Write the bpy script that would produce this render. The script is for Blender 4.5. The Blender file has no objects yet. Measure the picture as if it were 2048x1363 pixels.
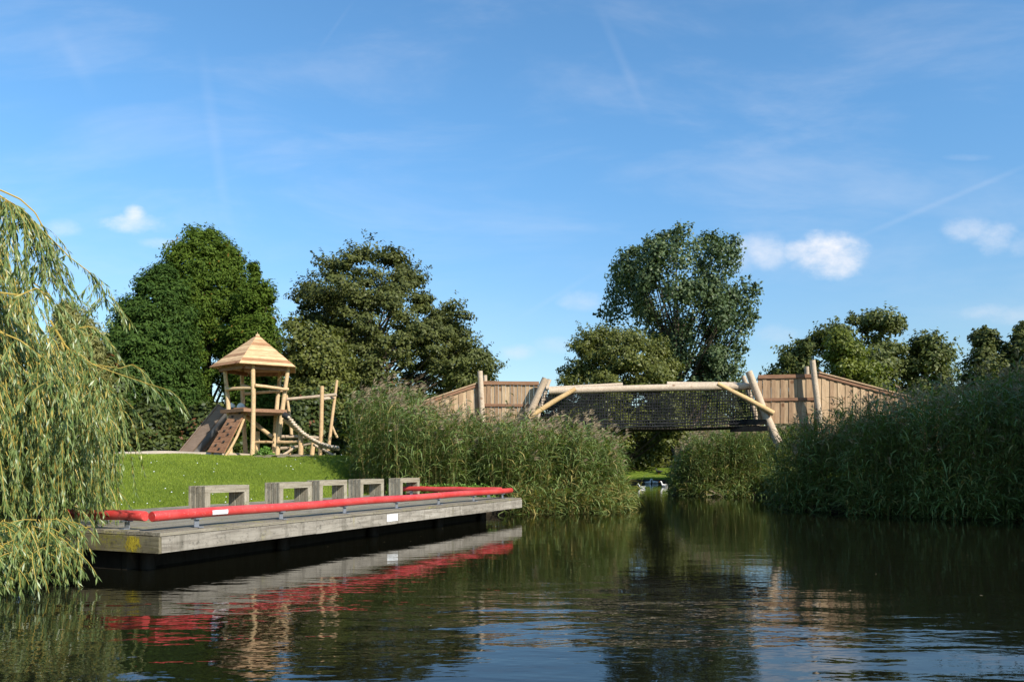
import bpy, math, random
import numpy as np
from mathutils import Vector
R = math.radians
rng = np.random.default_rng(7)
random.seed(7)
scene = bpy.context.scene
col = scene.collection

# ------------------------------------------------------------------ camera
F = 1569.0; HZ = 930.0; CAMH = 1.45          # focal length and horizon in pixels of the 2048 px photograph
cam_d = bpy.data.cameras.new('camera'); cam = bpy.data.objects.new('camera', cam_d); col.objects.link(cam)
cam.location = (0, 0, CAMH); cam.rotation_euler = (R(90), 0, 0)
cam_d.sensor_width = 36.0; cam_d.lens = 36.0 * F / 2048.0
cam_d.shift_y = (HZ - 681.5) / 2048.0
cam_d.clip_end = 6000.0; cam_d.clip_start = 0.05
scene.camera = cam

# ------------------------------------------------------------------ light
SUN_EL = R(33); SUN_DIR = Vector((0.70, -0.714, 0)).normalized()
SUN = Vector((SUN_DIR.x * math.cos(SUN_EL), SUN_DIR.y * math.cos(SUN_EL), math.sin(SUN_EL)))
sd = bpy.data.lights.new('sun', 'SUN'); sd.energy = 4.6; sd.angle = R(0.5); sd.color = (1.0, 0.94, 0.83)
so = bpy.data.objects.new('sun', sd); col.objects.link(so)
so.rotation_euler = SUN.to_track_quat('Z', 'Y').to_euler(); so.location = (30, -30, 40)
scene.view_settings.view_transform = 'Standard'; scene.view_settings.look = 'None'
scene.view_settings.exposure = 0.6; scene.view_settings.gamma = 1.0
scene.cycles.max_bounces = 7; scene.cycles.diffuse_bounces = 3; scene.cycles.glossy_bounces = 3
scene.cycles.transmission_bounces = 4; scene.cycles.caustics_reflective = False; scene.cycles.caustics_refractive = False
scene.cycles.sample_clamp_indirect = 3.0

class NT:
    """small helper to wire node trees"""
    def __init__(s, tree): s.t = tree; tree.nodes.clear()
    def n(s, kind, **kw):
        nd = s.t.nodes.new(kind)
        for k, v in kw.items(): setattr(nd, k, v)
        return nd
    def link(s, a, b): s.t.links.new(a, b)
    def put(s, sock, v):
        if hasattr(v, 'is_output'): s.t.links.new(v, sock)
        else: sock.default_value = v
    def m(s, op, a, b=0.0, c=0.0, clamp=False):
        nd = s.n('ShaderNodeMath', operation=op, use_clamp=clamp)
        for i, v in enumerate((a, b, c)): s.put(nd.inputs[i], v)
        return nd.outputs[0]
    def mix(s, fac, a, b, blend='MIX'):
        nd = s.n('ShaderNodeMix', data_type='RGBA', blend_type=blend)
        s.put(nd.inputs[0], fac); s.put(nd.inputs[6], c4(a)); s.put(nd.inputs[7], c4(b))
        return nd.outputs[2]
    def noise(s, vec, scale, detail=3.0, rough=0.55, dist=0.0):
        nd = s.n('ShaderNodeTexNoise'); nd.inputs['Scale'].default_value = scale
        nd.inputs['Detail'].default_value = detail; nd.inputs['Roughness'].default_value = rough
        nd.inputs['Distortion'].default_value = dist
        if vec is not None: s.link(vec, nd.inputs['Vector'])
        return nd.outputs['Fac']
    def mapped(s, vec, scale, rot=(0, 0, 0), loc=(0, 0, 0)):
        nd = s.n('ShaderNodeMapping'); nd.inputs['Scale'].default_value = scale
        nd.inputs['Rotation'].default_value = rot; nd.inputs['Location'].default_value = loc
        s.link(vec, nd.inputs['Vector']); return nd.outputs[0]
    def ss(s, v, lo, hi):
        nd = s.n('ShaderNodeMapRange', interpolation_type='SMOOTHSTEP')
        s.put(nd.inputs[0], v); s.put(nd.inputs[1], lo); s.put(nd.inputs[2], hi)
        return nd.outputs[0]
def c4(c):
    if hasattr(c, 'is_output'): return c
    return (c[0], c[1], c[2], 1.0) if len(c) == 3 else c

# ------------------------------------------------------------------ sky
world = bpy.data.worlds.new('World'); scene.world = world; world.use_nodes = True
def build_world():
    k = NT(world.node_tree)
    sky = k.n('ShaderNodeTexSky', sky_type='NISHITA'); sky.sun_disc = False
    sky.sun_elevation = SUN_EL; sky.sun_rotation = math.atan2(SUN_DIR.x, SUN_DIR.y)
    sky.air_density = 1.0; sky.dust_density = 0.35; sky.ozone_density = 1.6; sky.altitude = 0.0
    tc = k.n('ShaderNodeTexCoord'); sep = k.n('ShaderNodeSeparateXYZ'); k.link(tc.outputs['Generated'], sep.inputs[0])
    x, y, z = sep.outputs
    ys = k.m('MAXIMUM', k.m('ABSOLUTE', y), 0.05)
    u = k.m('DIVIDE', x, ys); v = k.m('DIVIDE', z, ys)      # where a direction meets a far vertical plane
    comb = k.n('ShaderNodeCombineXYZ'); k.link(u, comb.inputs[0]); k.link(v, comb.inputs[1]); k.link(y, comb.inputs[2])
    uv = comb.outputs[0]
    n1 = k.noise(k.mapped(uv, (1, 1.6, 0)), 17.0, 7.0, 0.62)
    n2 = k.noise(k.mapped(uv, (1, 1.6, 0), loc=(3.1, 1.7, 0)), 6.0, 4.0, 0.55)
    total = None
    clouds = [(1662, 506, 92, 54, .95), (1600, 500, 44, 30, .7), (1522, 500, 70, 42, .5), (1470, 520, 50, 40, .3),
              (1935, 462, 66, 32, .42), (1990, 480, 60, 40, .5), (2040, 490, 56, 30, .28), (262, 447, 84, 25, .72), (270, 432, 30, 24, .75), (120, 456, 58, 22, .30),
              (322, 487, 52, 15, .33), (1168, 600, 56, 28, .33), (1040, 703, 50, 20, .36), (2015, 628, 110, 24, .36),
              (1560, 670, 70, 26, .22), (1110, 690, 60, 24, .22), (1940, 315, 60, 9, .10)]
    for (px, py, rx, ry, den) in clouds:
        a = k.m('DIVIDE', k.m('SUBTRACT', u, (px - 1024) / F), rx / F)
        b = k.m('DIVIDE', k.m('SUBTRACT', v, (HZ - py) / F), ry / F)
        e = k.m('ADD', k.m('MULTIPLY', a, a), k.m('MULTIPLY', b, b))
        e = k.m('SUBTRACT', 1.0, e)
        e = k.m('ADD', e, k.m('MULTIPLY', k.m('SUBTRACT', n1, 0.5), 2.4))
        e = k.m('ADD', e, k.m('MULTIPLY', k.m('SUBTRACT', n2, 0.5), 1.2))
        e = k.m('MULTIPLY', k.ss(e, 0.05, 1.75), den)
        total = e if total is None else k.m('MAXIMUM', total, e)
    trails = [((1190, 0), (1300, 245), 15, .045), ((1690, 485), (2075, 322), 9, .06), ((705, 5), (638, 100), 6, .05),
              ((402, 90), (458, 470), 20, .045), ((100, 30), (190, 190), 24, .05), ((1030, 640), (1200, 540), 9, .05), ((1905, 590), (1895, 615), 2, .12)]
    for (p, q, w, den) in trails:                            # faint aircraft trails
        ax, ay = (p[0] - 1024) / F, (HZ - p[1]) / F; bx, by = (q[0] - 1024) / F, (HZ - q[1]) / F
        L = math.hypot(bx - ax, by - ay); dx, dy = (bx - ax) / L, (by - ay) / L
        ru = k.m('SUBTRACT', u, ax); rv = k.m('SUBTRACT', v, ay)
        s_ = k.m('ADD', k.m('MULTIPLY', ru, dx), k.m('MULTIPLY', rv, dy))
        d_ = k.m('ABSOLUTE', k.m('SUBTRACT', k.m('MULTIPLY', ru, dy), k.m('MULTIPLY', rv, dx)))
        e = k.m('MULTIPLY', k.ss(d_, w / F, 0.0), k.m('MULTIPLY', k.ss(s_, -0.02, 0.08), k.ss(s_, L + .02, L - .08)))
        e = k.m('MULTIPLY', e, k.m('MULTIPLY', k.m('ADD', n2, 0.45), den))
        total = k.m('ADD', total, e)
    ci = k.noise(k.mapped(uv, (1.2, 4.2, 0), rot=(0, 0, R(-8))), 2.2, 6.0, 0.6, 0.4)  # thin high veil
    veil = k.m('MULTIPLY', k.ss(ci, 0.42, 0.80), k.m('MULTIPLY', k.ss(v, 0.0, 0.30), 0.16))
    total = k.m('ADD', total, veil, clamp=True)
    total = k.m('MULTIPLY', total, k.ss(z, 0.0, 0.04))
    tint = k.mix(1.0, sky.outputs[0], k.mix(k.ss(z, 0.0, 0.42), (0.88, 0.93, 0.93), (0.80, 1.24, 1.45)), 'MULTIPLY')
    shade = k.ss(k.m('ADD', v, k.m('MULTIPLY', n1, 0.05)), 0.10, 0.36)
    ccol = k.mix(shade, (6.0, 5.9, 6.2), (7.6, 7.3, 7.2))
    out = k.mix(total, tint, ccol)
    bg = k.n('ShaderNodeBackground'); k.link(out, bg.inputs[0]); bg.inputs[1].default_value = 0.10
    o = k.n('ShaderNodeOutputWorld'); k.link(bg.outputs[0], o.inputs[0])
build_world()

# ------------------------------------------------------------------ helpers
def P(x, y, Y): return np.array([(x - 1024.0) / F * Y, Y, CAMH - (y - HZ) / F * Y])
def tag(o, label=None, cat=None, group=None, kind=None):
    if label: o['label'] = label
    if cat: o['category'] = cat
    if group: o['group'] = group
    if kind: o['kind'] = kind
    return o
def thing(name, loc=(0, 0, 0), rz=0.0, **kw):
    o = bpy.data.objects.new(name, None); col.objects.link(o); o.location = loc; o.rotation_euler = (0, 0, rz)
    o.empty_display_size = 0.2
    return tag(o, **kw)
def unit(v):
    v = np.asarray(v, float); return v / np.maximum(np.linalg.norm(v, axis=-1, keepdims=True), 1e-9)

class MB:
    """collects polygons (one mesh part) with a per-point random value"""
    def __init__(s): s.v = []; s.li = []; s.ls = []; s.r = []; s.mi = []; s.n = 0
    def add(s, V, Q, rnd=0.5, mat=0):
        V = np.asarray(V, float).reshape(-1, 3); Q = np.asarray(Q)
        s.v.append(V); s.li.append((Q + s.n).ravel()); s.ls.append(np.full(len(Q), Q.shape[1]))
        s.r.append(np.broadcast_to(np.asarray(rnd, float), (len(V),)).copy()); s.mi.append(np.full(len(Q), mat))
        s.n += len(V)
    def box(s, c, ax, h, rnd=None):
        c = np.asarray(c, float); a, b, d = [unit(t) for t in ax]
        V = [c + i * h[0] * a + j * h[1] * b + k_ * h[2] * d for i in (-1, 1) for j in (-1, 1) for k_ in (-1, 1)]
        s.add(V, [(0, 1, 3, 2), (4, 6, 7, 5), (0, 4, 5, 1), (2, 3, 7, 6), (0, 2, 6, 4), (1, 5, 7, 3)],
              random.random() if rnd is None else rnd)
    def abox(s, x0, x1, y0, y1, z0, z1, rnd=None):
        s.box(((x0 + x1) / 2, (y0 + y1) / 2, (z0 + z1) / 2), ((1, 0, 0), (0, 1, 0), (0, 0, 1)),
              (abs(x1 - x0) / 2, abs(y1 - y0) / 2, abs(z1 - z0) / 2), rnd)
    def tube(s, pts, rad, n=8, rnd=None, jit=0.0, caps=True, mat=0):
        pts = np.asarray(pts, float); m = len(pts); rad = np.broadcast_to(np.asarray(rad, float), (m,))
        T = np.gradient(pts, axis=0); T = unit(T)
        up = np.array([0, 0, 1.0]) if abs(T[0][2]) < 0.9 else np.array([1.0, 0, 0])
        A = unit(np.cross(T, up)); B = np.cross(T, A)
        th = np.arange(n) * 2 * math.pi / n
        rr = rad[:, None] * (1 + (rng.random((m, n)) - .5) * jit)
        V = pts[:, None, :] + rr[..., None] * (np.cos(th)[None, :, None] * A[:, None, :] + np.sin(th)[None, :, None] * B[:, None, :])
        i = np.arange(m - 1)[:, None] * n; j = np.arange(n)[None, :]; j2 = (j + 1) % n
        Q = np.stack([i + j, i + j2, i + n + j2, i + n + j], -1).reshape(-1, 4)
        s_n = s.n; r_ = random.random() if rnd is None else rnd
        s.add(V.reshape(-1, 3), Q, r_, mat)
        if caps:
            s.add(V[0], [list(range(n))], r_, mat); s.add(V[-1], [list(range(n))[::-1]], r_, mat)
    def log(s, p, q, r0, r1=None, n=10, bend=0.02, rnd=None, seg=7):
        p = np.asarray(p, float); q = np.asarray(q, float); r1 = r0 if r1 is None else r1
        t = np.linspace(0, 1, seg)[:, None]; L = np.linalg.norm(q - p)
        off = rng.normal(0, 1, 3) * bend * L
        pts = p + (q - p) * t + off * np.sin(t * math.pi) + rng.normal(0, .004, (seg, 3))
        rad = (r0 + (r1 - r0) * t[:, 0]) * (1 + rng.normal(0, .025, seg))
        s.tube(pts, rad, n, rnd, 0.04)
    def leaves(s, c, a, nrm, l, w, rnd, mat=0):
        a = unit(a); b = unit(np.cross(a, nrm)); l = np.broadcast_to(l, (len(c),))[:, None]; w = np.broadcast_to(w, (len(c),))[:, None]
        V = np.stack([c - a * l * .5, c + b * w * .5, c + a * l * .5, c - b * w * .5], 1)
        N = len(c); s.add(V.reshape(-1, 3), np.arange(N * 4).reshape(N, 4), np.repeat(rnd, 4), mat)
    def build(s, name, mats, parent=None, smooth=False):
        V = np.concatenate(s.v); LI = np.concatenate(s.li); LS = np.concatenate(s.ls)
        me = bpy.data.meshes.new(name)
        me.vertices.add(len(V)); me.vertices.foreach_set('co', V.astype(np.float32).ravel())
        me.loops.add(len(LI)); me.loops.foreach_set('vertex_index', LI.astype(np.int32))
        me.polygons.add(len(LS)); st = np.concatenate([[0], np.cumsum(LS)[:-1]])
        me.polygons.foreach_set('loop_start', st.astype(np.int32))
        me.polygons.foreach_set('material_index', np.concatenate(s.mi).astype(np.int32))
        if smooth: me.polygons.foreach_set('use_smooth', LS == 4)
        else: me.polygons.foreach_set('use_smooth', np.zeros(len(LS), bool))
        at = me.attributes.new('rnd', 'FLOAT', 'POINT'); at.data.foreach_set('value', np.concatenate(s.r).astype(np.float32))
        me.update(calc_edges=True); me.validate()
        for m_ in (mats if isinstance(mats, (list, tuple)) else [mats]): me.materials.append(m_)
        o = bpy.data.objects.new(name, me); col.objects.link(o)
        if parent is not None: o.parent = parent
        return o

# ------------------------------------------------------------------ materials
def new_mat(name):
    m = bpy.data.materials.new(name); m.use_nodes = True; return m, NT(m.node_tree)
def attr(k): return k.n('ShaderNodeAttribute', attribute_name='rnd').outputs['Fac']
def leaf_mat(name, ca, cb, cc=None, trans=0.3, rough=0.5, spec=0.3, odd=0.0):
    m, k = new_mat(name); r = attr(k)
    c = k.mix(r, ca, cb)
    if cc is not None: c = k.mix(k.ss(r, 1.0 - odd, 1.0 - odd + .01), c, cc)
    n = k.noise(k.n('ShaderNodeNewGeometry').outputs['Position'], 0.55, 2.0)
    c = k.mix(1.0, c, k.mix(n, (.72, .74, .70), (1.3, 1.26, 1.2)), 'MULTIPLY')
    b = k.n('ShaderNodeBsdfPrincipled'); k.link(c, b.inputs['Base Color']); b.inputs['Roughness'].default_value = rough
    b.inputs['Specular IOR Level'].default_value = spec
    t = k.n('ShaderNodeBsdfTranslucent'); k.link(k.mix(1.0, c, (1.25, 1.35, .5), 'MULTIPLY'), t.inputs[0])
    mx = k.n('ShaderNodeMixShader'); mx.inputs[0].default_value = trans
    k.link(b.outputs[0], mx.inputs[1]); k.link(t.outputs[0], mx.inputs[2])
    o = k.n('ShaderNodeOutputMaterial'); k.link(mx.outputs[0], o.inputs[0]); return m
def wood_mat(name, ca, cb, grain=(9, 9, 1.2), dark=(.62, .56, .52), rough=.72, knots=0.0, lichen=None, lich_at=.62, bump=.006, streak=0.0):
    m, k = new_mat(name); r = attr(k); tc = k.n('ShaderNodeTexCoord').outputs['Object']
    off = k.n('ShaderNodeCombineXYZ'); k.link(k.m('MULTIPLY', r, 17.0), off.inputs[0]); k.link(k.m('MULTIPLY', r, 31.0), off.inputs[2])
    va = k.n('ShaderNodeVectorMath', operation='ADD'); k.link(tc, va.inputs[0]); k.link(off.outputs[0], va.inputs[1])
    g = k.noise(k.mapped(va.outputs[0], grain), 3.2, 6.0, .62, .6)
    c = k.mix(r, ca, cb)
    c = k.mix(1.0, c, k.mix(k.ss(g, .25, .72), dark, (1.12, 1.1, 1.08)), 'MULTIPLY')
    bl = k.noise(tc, 2.3, 4.0)
    c = k.mix(1.0, c, k.mix(bl, (.78, .77, .76), (1.18, 1.16, 1.14)), 'MULTIPLY')
    if knots:
        kn = k.n('ShaderNodeTexVoronoi'); kn.inputs['Scale'].default_value = knots; k.link(va.outputs[0], kn.inputs['Vector'])
        c = k.mix(k.ss(kn.outputs['Distance'], .16, .05), c, k.mix(1.0, c, (.5, .38, .3), 'MULTIPLY'))
    if streak:                                               # rain stains running down the face
        st = k.noise(k.mapped(tc, (1, 1, .12)), 4.5, 5.0, .7); c = k.mix(k.m('MULTIPLY', k.ss(st, .46, .72), streak), c, (.085, .075, .055))
        yl = k.noise(k.mapped(tc, (1, 1, .10), loc=(4, 4, 2)), 1.7, 5.0, .75); c = k.mix(k.m('MULTIPLY', k.ss(yl, .64, .72), .8), c, (.34, .29, .10))
    if lichen:
        ln = k.noise(tc, 1.6, 7.0, .72); fine = k.noise(tc, 34.0, 3.0, .6)
        f = k.m('MULTIPLY', k.ss(ln, lich_at, lich_at + .14), k.ss(fine, .38, .58))
        c = k.mix(f, c, lichen)
        spot = k.ss(k.noise(tc, 15.0, 6.0, .75), .53, .66); c = k.mix(k.m('MULTIPLY', spot, .6), c, (.045, .042, .032))
    b = k.n('ShaderNodeBsdfPrincipled'); k.link(c, b.inputs['Base Color']); b.inputs['Roughness'].default_value = rough
    b.inputs['Specular IOR Level'].default_value = .25
    bp = k.n('ShaderNodeBump'); bp.inputs['Distance'].default_value = bump; k.link(g, bp.inputs['Height']); k.link(bp.outputs[0], b.inputs['Normal'])
    o = k.n('ShaderNodeOutputMaterial'); k.link(b.outputs[0], o.inputs[0]); return m
def plain_mat(name, c, rough=.5, metal=0.0, var=.15, scale=20.0, spec=.5):
    m, k = new_mat(name); tc = k.n('ShaderNodeTexCoord').outputs['Object']
    n = k.noise(tc, scale, 5.0, .6); lo, hi = 1 - var, 1 + var
    cc = k.mix(1.0, c, k.mix(n, (lo, lo, lo), (hi, hi, hi)), 'MULTIPLY')
    b = k.n('ShaderNodeBsdfPrincipled'); k.link(cc, b.inputs['Base Color']); b.inputs['Roughness'].default_value = rough
    b.inputs['Metallic'].default_value = metal; b.inputs['Specular IOR Level'].default_value = spec
    o = k.n('ShaderNodeOutputMaterial'); k.link(b.outputs[0], o.inputs[0]); return m

M_pale = wood_mat('pale_log', (.51, .345, .19), (.60, .45, .27), (6, 6, 6), (.8, .74, .66), knots=2.2)
M_grey_log = wood_mat('weathered_log', (.47, .37, .27), (.56, .46, .35), (6, 6, 6), (.74, .70, .66), knots=2.0)
M_brace = wood_mat('fresh_brace', (.58, .40, .20), (.62, .44, .23), (6, 6, 6), (.84, .78, .68), knots=2.2)
M_board = wood_mat('larch_boards', (.29, .19, .115), (.50, .37, .235), (10, 10, .9), (.72, .66, .6), knots=1.6)
M_rail = wood_mat('larch_rail', (.23, .125, .075), (.30, .17, .10), (1.0, 8, 8), (.7, .64, .6))
M_roof = wood_mat('roof_boards', (.30, .15, .075), (.68, .47, .27), (1.2, 1.2, 7), (.80, .72, .64), knots=1.4)
M_climb = wood_mat('climbing_boards', (.26, .13, .07), (.36, .20, .115), (1.2, 6, 6), (.7, .62, .55))
M_slide = wood_mat('slide_wood', (.17, .125, .095), (.22, .165, .13), (1, 6, 6), (.8, .76, .72))  # brown darkened to carry the shade the tower throws on the cheeks
M_deck = wood_mat('deck_planks', (.21, .19, .15), (.30, .275, .22), (.6, 9, 9), (.58, .56, .52), lichen=(.30, .27, .10), lich_at=.53)
M_fascia = wood_mat('fascia_boards', (.26, .24, .205), (.40, .375, .33), (.5, 9, 5), (.60, .57, .54), lichen=(.27, .24, .10), lich_at=.60, streak=.55)
M_end = wood_mat('mossy_end_board', (.15, .135, .085), (.20, .18, .12), (9, .5, 5), (.55, .52, .48), lichen=(.20, .18, .045), lich_at=.50, streak=.5)
M_bench = wood_mat('bench_timber', (.27, .245, .195), (.41, .38, .31), (.8, 9, 9), (.62, .58, .52), lichen=(.16, .16, .075), lich_at=.6)
M_benchv = wood_mat('bench_timber_upright', (.27, .245, .195), (.41, .38, .31), (9, 9, .8), (.62, .58, .52), lichen=(.16, .16, .075), lich_at=.6)
M_shadewood = wood_mat('shade_dark_timber', (.022, .018, .014), (.032, .027, .02), (3, 3, 1))  # near-black albedo holds the deep shade under the pier; reused under the bridge
M_net = plain_mat('black_net', (.010, .010, .011), .8)
M_red = None
M_steel = plain_mat('galvanised_steel', (.34, .36, .40), .45, .6, .2, 30)
M_slide_metal = plain_mat('slide_steel', (.42, .45, .50), .32, .8, .1)
M_white = plain_mat('white_plate', (.82, .82, .82), .4, 0, .03)
M_print = plain_mat('faded_print', (.62, .64, .66), .5, 0, .05)
M_rope = wood_mat('rope', (.50, .42, .32), (.66, .58, .47), (30, 30, 30), (.6, .56, .5))
M_bark = wood_mat('bark', (.085, .065, .045), (.12, .095, .07), (8, 8, 1.5), (.5, .48, .45), rough=.9, bump=.03)
M_palebark = wood_mat('pale_bark', (.26, .215, .16), (.30, .25, .19), (8, 8, 1.5), (.6, .56, .5), rough=.9, bump=.03)
M_wtwig = plain_mat('willow_twig', (.40, .28, .05), .6)
M_feather = plain_mat('white_feathers', (.80, .79, .76), .7, 0, .05)
M_darkfeather = plain_mat('dark_feathers', (.025, .025, .025), .7)
M_beak = plain_mat('orange_bill', (.55, .22, .03), .5)
def red_paint():
    m, k = new_mat('red_paint'); tc = k.n('ShaderNodeTexCoord').outputs['Object']
    n = k.noise(tc, 2.5, 6.0, .65); n2 = k.noise(tc, 28, 4, .6)
    c = k.mix(k.ss(n, .3, .7), (.50, .035, .032), (.56, .075, .065))
    c = k.mix(k.m('MULTIPLY', k.ss(n2, .57, .70), .4), c, (.64, .25, .21))
    c = k.mix(k.m('MULTIPLY', k.ss(k.noise(tc, 7, 5, .7), .62, .70), .4), c, (.30, .03, .025))
    b = k.n('ShaderNodeBsdfPrincipled'); k.link(c, b.inputs['Base Color']); b.inputs['Roughness'].default_value = .42
    o = k.n('ShaderNodeOutputMaterial'); k.link(b.outputs[0], o.inputs[0]); return m
M_red = red_paint()
L_willow = leaf_mat('willow_leaves', (.080, .135, .030), (.28, .345, .130), (.44, .35, .08), .28, .38, .5, .04)
L_redwood = leaf_mat('redwood_needles', (.050, .090, .012), (.105, .150, .020), (.26, .14, .03), .26, .65, .12, .012)
L_conifer = leaf_mat('conifer_needles', (.032, .068, .014), (.070, .118, .022), None, .25, .65, .12)
L_alder = leaf_mat('alder_leaves', (.060, .072, .020), (.118, .130, .036), None, .2, .5, .2)
L_olive = leaf_mat('olive_leaves', (.078, .092, .018), (.148, .156, .034), None, .24, .5, .3)
L_poplar = leaf_mat('poplar_leaves', (.052, .084, .034), (.122, .16, .074), None, .2, .42, .25)
L_right = leaf_mat('walnut_leaves', (.062, .080, .020), (.135, .148, .042), None, .22, .48, .22)
L_yellow = leaf_mat('yellow_green_leaves', (.10, .125, .018), (.17, .19, .032), None, .3, .5, .3)
L_dark = leaf_mat('shrub_leaves', (.03, .048, .012), (.085, .105, .022), (.15, .06, .025), .22, .5, .3, .06)
L_farwillow = leaf_mat('far_willow_leaves', (.20, .20, .07), (.32, .30, .12), None, .3, .5, .3)
L_reed = leaf_mat('reed_leaves', (.095, .150, .036), (.23, .285, .105), (.34, .28, .10), .28, .48, .28, .05)
L_straw = leaf_mat('reed_stems', (.12, .125, .04), (.27, .21, .09), None, .1, .6, .2)
L_plume = leaf_mat('reed_plumes', (.25, .185, .135), (.40, .31, .225), None, .25, .8, .1)
L_grass = leaf_mat('grass_blades', (.15, .215, .022), (.255, .31, .042), None, .25, .55, .2)
L_weed = leaf_mat('nettle_leaves', (.08, .17, .024), (.16, .28, .05), None, .25, .5, .3)

# ------------------------------------------------------------------ land and water
PIER_A = np.array([-4.70, 10.48]); PU = unit(np.array([.399, .917])); PN = np.array([-PU[1], PU[0]])
def pier_local(x, y):
    rx, ry = x - PIER_A[0], y - PIER_A[1]
    return rx * PU[0] + ry * PU[1], rx * PN[0] + ry * PN[1]
SHORE = np.array([(-900, -300), (-60, -30), (-16, -4), (-11, 5), (-9.2, 7.6), (-8.1, 9.6), (-8.4, 12.0), (-3.5, 23.4), (-0.6, 23.6), (1.2, 24.1), (2.5, 24.6), (3.4, 25.8),
                  (4.0, 28.0), (4.2, 32), (4.8, 38), (5.5, 48), (5.5, 58), (6.0, 63.2), (9, 64.6), (15, 65.2), (20, 62), (14, 50), (9.8, 43.5),
                  (8.2, 40.6), (7.9, 38.2), (9.6, 36.8), (11.2, 36.2), (12.5, 34), (10.2, 30), (9.3, 27.0), (9.6, 25.2), (10.7, 23.6), (12.2, 22.3),
                  (14.2, 21.2), (15.4, 18.5), (16.4, 13), (17.5, 4), (20, -10), (60, -60), (900, -300), (900, 2500), (-900, 2500)])
def signed(x, y):
    x = np.asarray(x, float); y = np.asarray(y, float); d = np.full(x.shape, 1e9); ins = np.zeros(x.shape, bool)
    A = SHORE; B = np.roll(SHORE, -1, axis=0)
    for (ax, ay), (bx, by) in zip(A, B):
        dx, dy = bx - ax, by - ay; t = np.clip(((x - ax) * dx + (y - ay) * dy) / (dx * dx + dy * dy), 0, 1)
        d = np.minimum(d, np.hypot(x - ax - t * dx, y - ay - t * dy))
        if ay != by:
            c = ((ay > y) != (by > y)) & (x < (bx - ax) * (y - ay) / (by - ay) + ax); ins ^= c
    return np.where(ins, d, -d)
def sstep(t): t = np.clip(t, 0, 1); return t * t * (3 - 2 * t)
def ground_h(x, y):
    x = np.asarray(x, float); y = np.asarray(y, float)
    d = signed(x, y); al, p = pier_local(x, y)
    wob = .05 * np.sin(x * .7 + 1.3) * np.cos(y * .53) + .02 * np.sin(x * 2.1) * np.sin(y * 1.7)
    left = np.where(p < 5.05, .36, .50 + 1.30 * sstep((p - 5.0) / 7.6)) + wob * sstep((p - 5.5) / 2)
    left = np.where(p < 5.05, left, np.maximum(left, .5 + 1.27 * sstep((y - 22.3) / 5.4) * sstep((-4.3 - x) / 1.8)))
    far = .42 + 1.0 * sstep((y - 65) / 8.0) + wob * .6
    h = np.where(x < 6.5, left, 1.0 + .8 * sstep((x - 12) / 10) + wob)
    h = h + (far - h) * sstep((y - 52) / 6)
    bank = np.where(y > 58, .30 + .5 * np.maximum(d, 0), .20 + .42 * np.maximum(d, 0))
    bed = np.maximum(-1.6, -.12 + .55 * d)
    return np.where(d > 0, np.minimum(h, bank), bed)
def axis(core0, core1, step, far0, far1):
    a = list(np.arange(core0, core1 + 1e-6, step)); s = step; v = core1
    while v < far1: s *= 1.35; v += s; a.append(min(v, far1))
    s = step; v = core0; b = []
    while v > far0: s *= 1.35; v -= s; b.append(max(v, far0))
    return np.array(b[::-1] + a)
def grid_obj(name, xs, ys, hf, mat, mask=None):
    X, Y = np.meshgrid(xs, ys); Z = hf(X, Y); nx, ny = len(xs), len(ys)
    i = np.arange(ny - 1)[:, None] * nx + np.arange(nx - 1)[None, :]
    Q = np.stack([i, i + 1, i + nx + 1, i + nx], -1).reshape(-1, 4)
    if mask is not None:
        cx = (X[:-1, :-1] + X[1:, 1:]) / 2; cy = (Y[:-1, :-1] + Y[1:, 1:]) / 2; Q = Q[mask(cx, cy).ravel()]
    b = MB(); b.add(np.stack([X, Y, Z], -1).reshape(-1, 3), Q); return b.build(name, mat, None, True)
def ground_mat():
    m, k = new_mat('grass_ground'); g = k.n('ShaderNodeNewGeometry').outputs['Position']
    n1 = k.noise(g, .55, 5.0, .6); n2 = k.noise(g, 9.0, 5.0, .65); n3 = k.noise(k.mapped(g, (3, 1, 1)), 60, 3, .6)
    c = k.mix(k.ss(n1, .3, .7), (.13, .19, .018), (.21, .265, .034))
    c = k.mix(k.ss(n2, .42, .75), c, (.165, .245, .034)); c = k.mix(k.m('MULTIPLY', k.ss(n3, .5, .7), .5), c, (.075, .13, .012))
    dry = k.m('MULTIPLY', k.ss(k.noise(g, 1.3, 5, .7), .68, .74), .7); c = k.mix(dry, c, (.24, .20, .10))
    z = k.n('ShaderNodeSeparateXYZ'); k.link(g, z.inputs[0])
    soil = k.ss(k.m('ADD', z.outputs[2], k.m('MULTIPLY', n2, .10)), .40, .30)
    c = k.mix(soil, c, k.mix(n2, (.03, .023, .016), (.075, .058, .04)))
    b = k.n('ShaderNodeBsdfPrincipled'); k.link(c, b.inputs['Base Color']); b.inputs['Roughness'].default_value = .9; b.inputs['Specular IOR Level'].default_value = .1
    bp = k.n('ShaderNodeBump'); bp.inputs['Distance'].default_value = .05; k.link(k.m('ADD', n2, n3), bp.inputs['Height']); k.link(bp.outputs[0], b.inputs['Normal'])
    o = k.n('ShaderNodeOutputMaterial'); k.link(b.outputs[0], o.inputs[0]); return m
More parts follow.
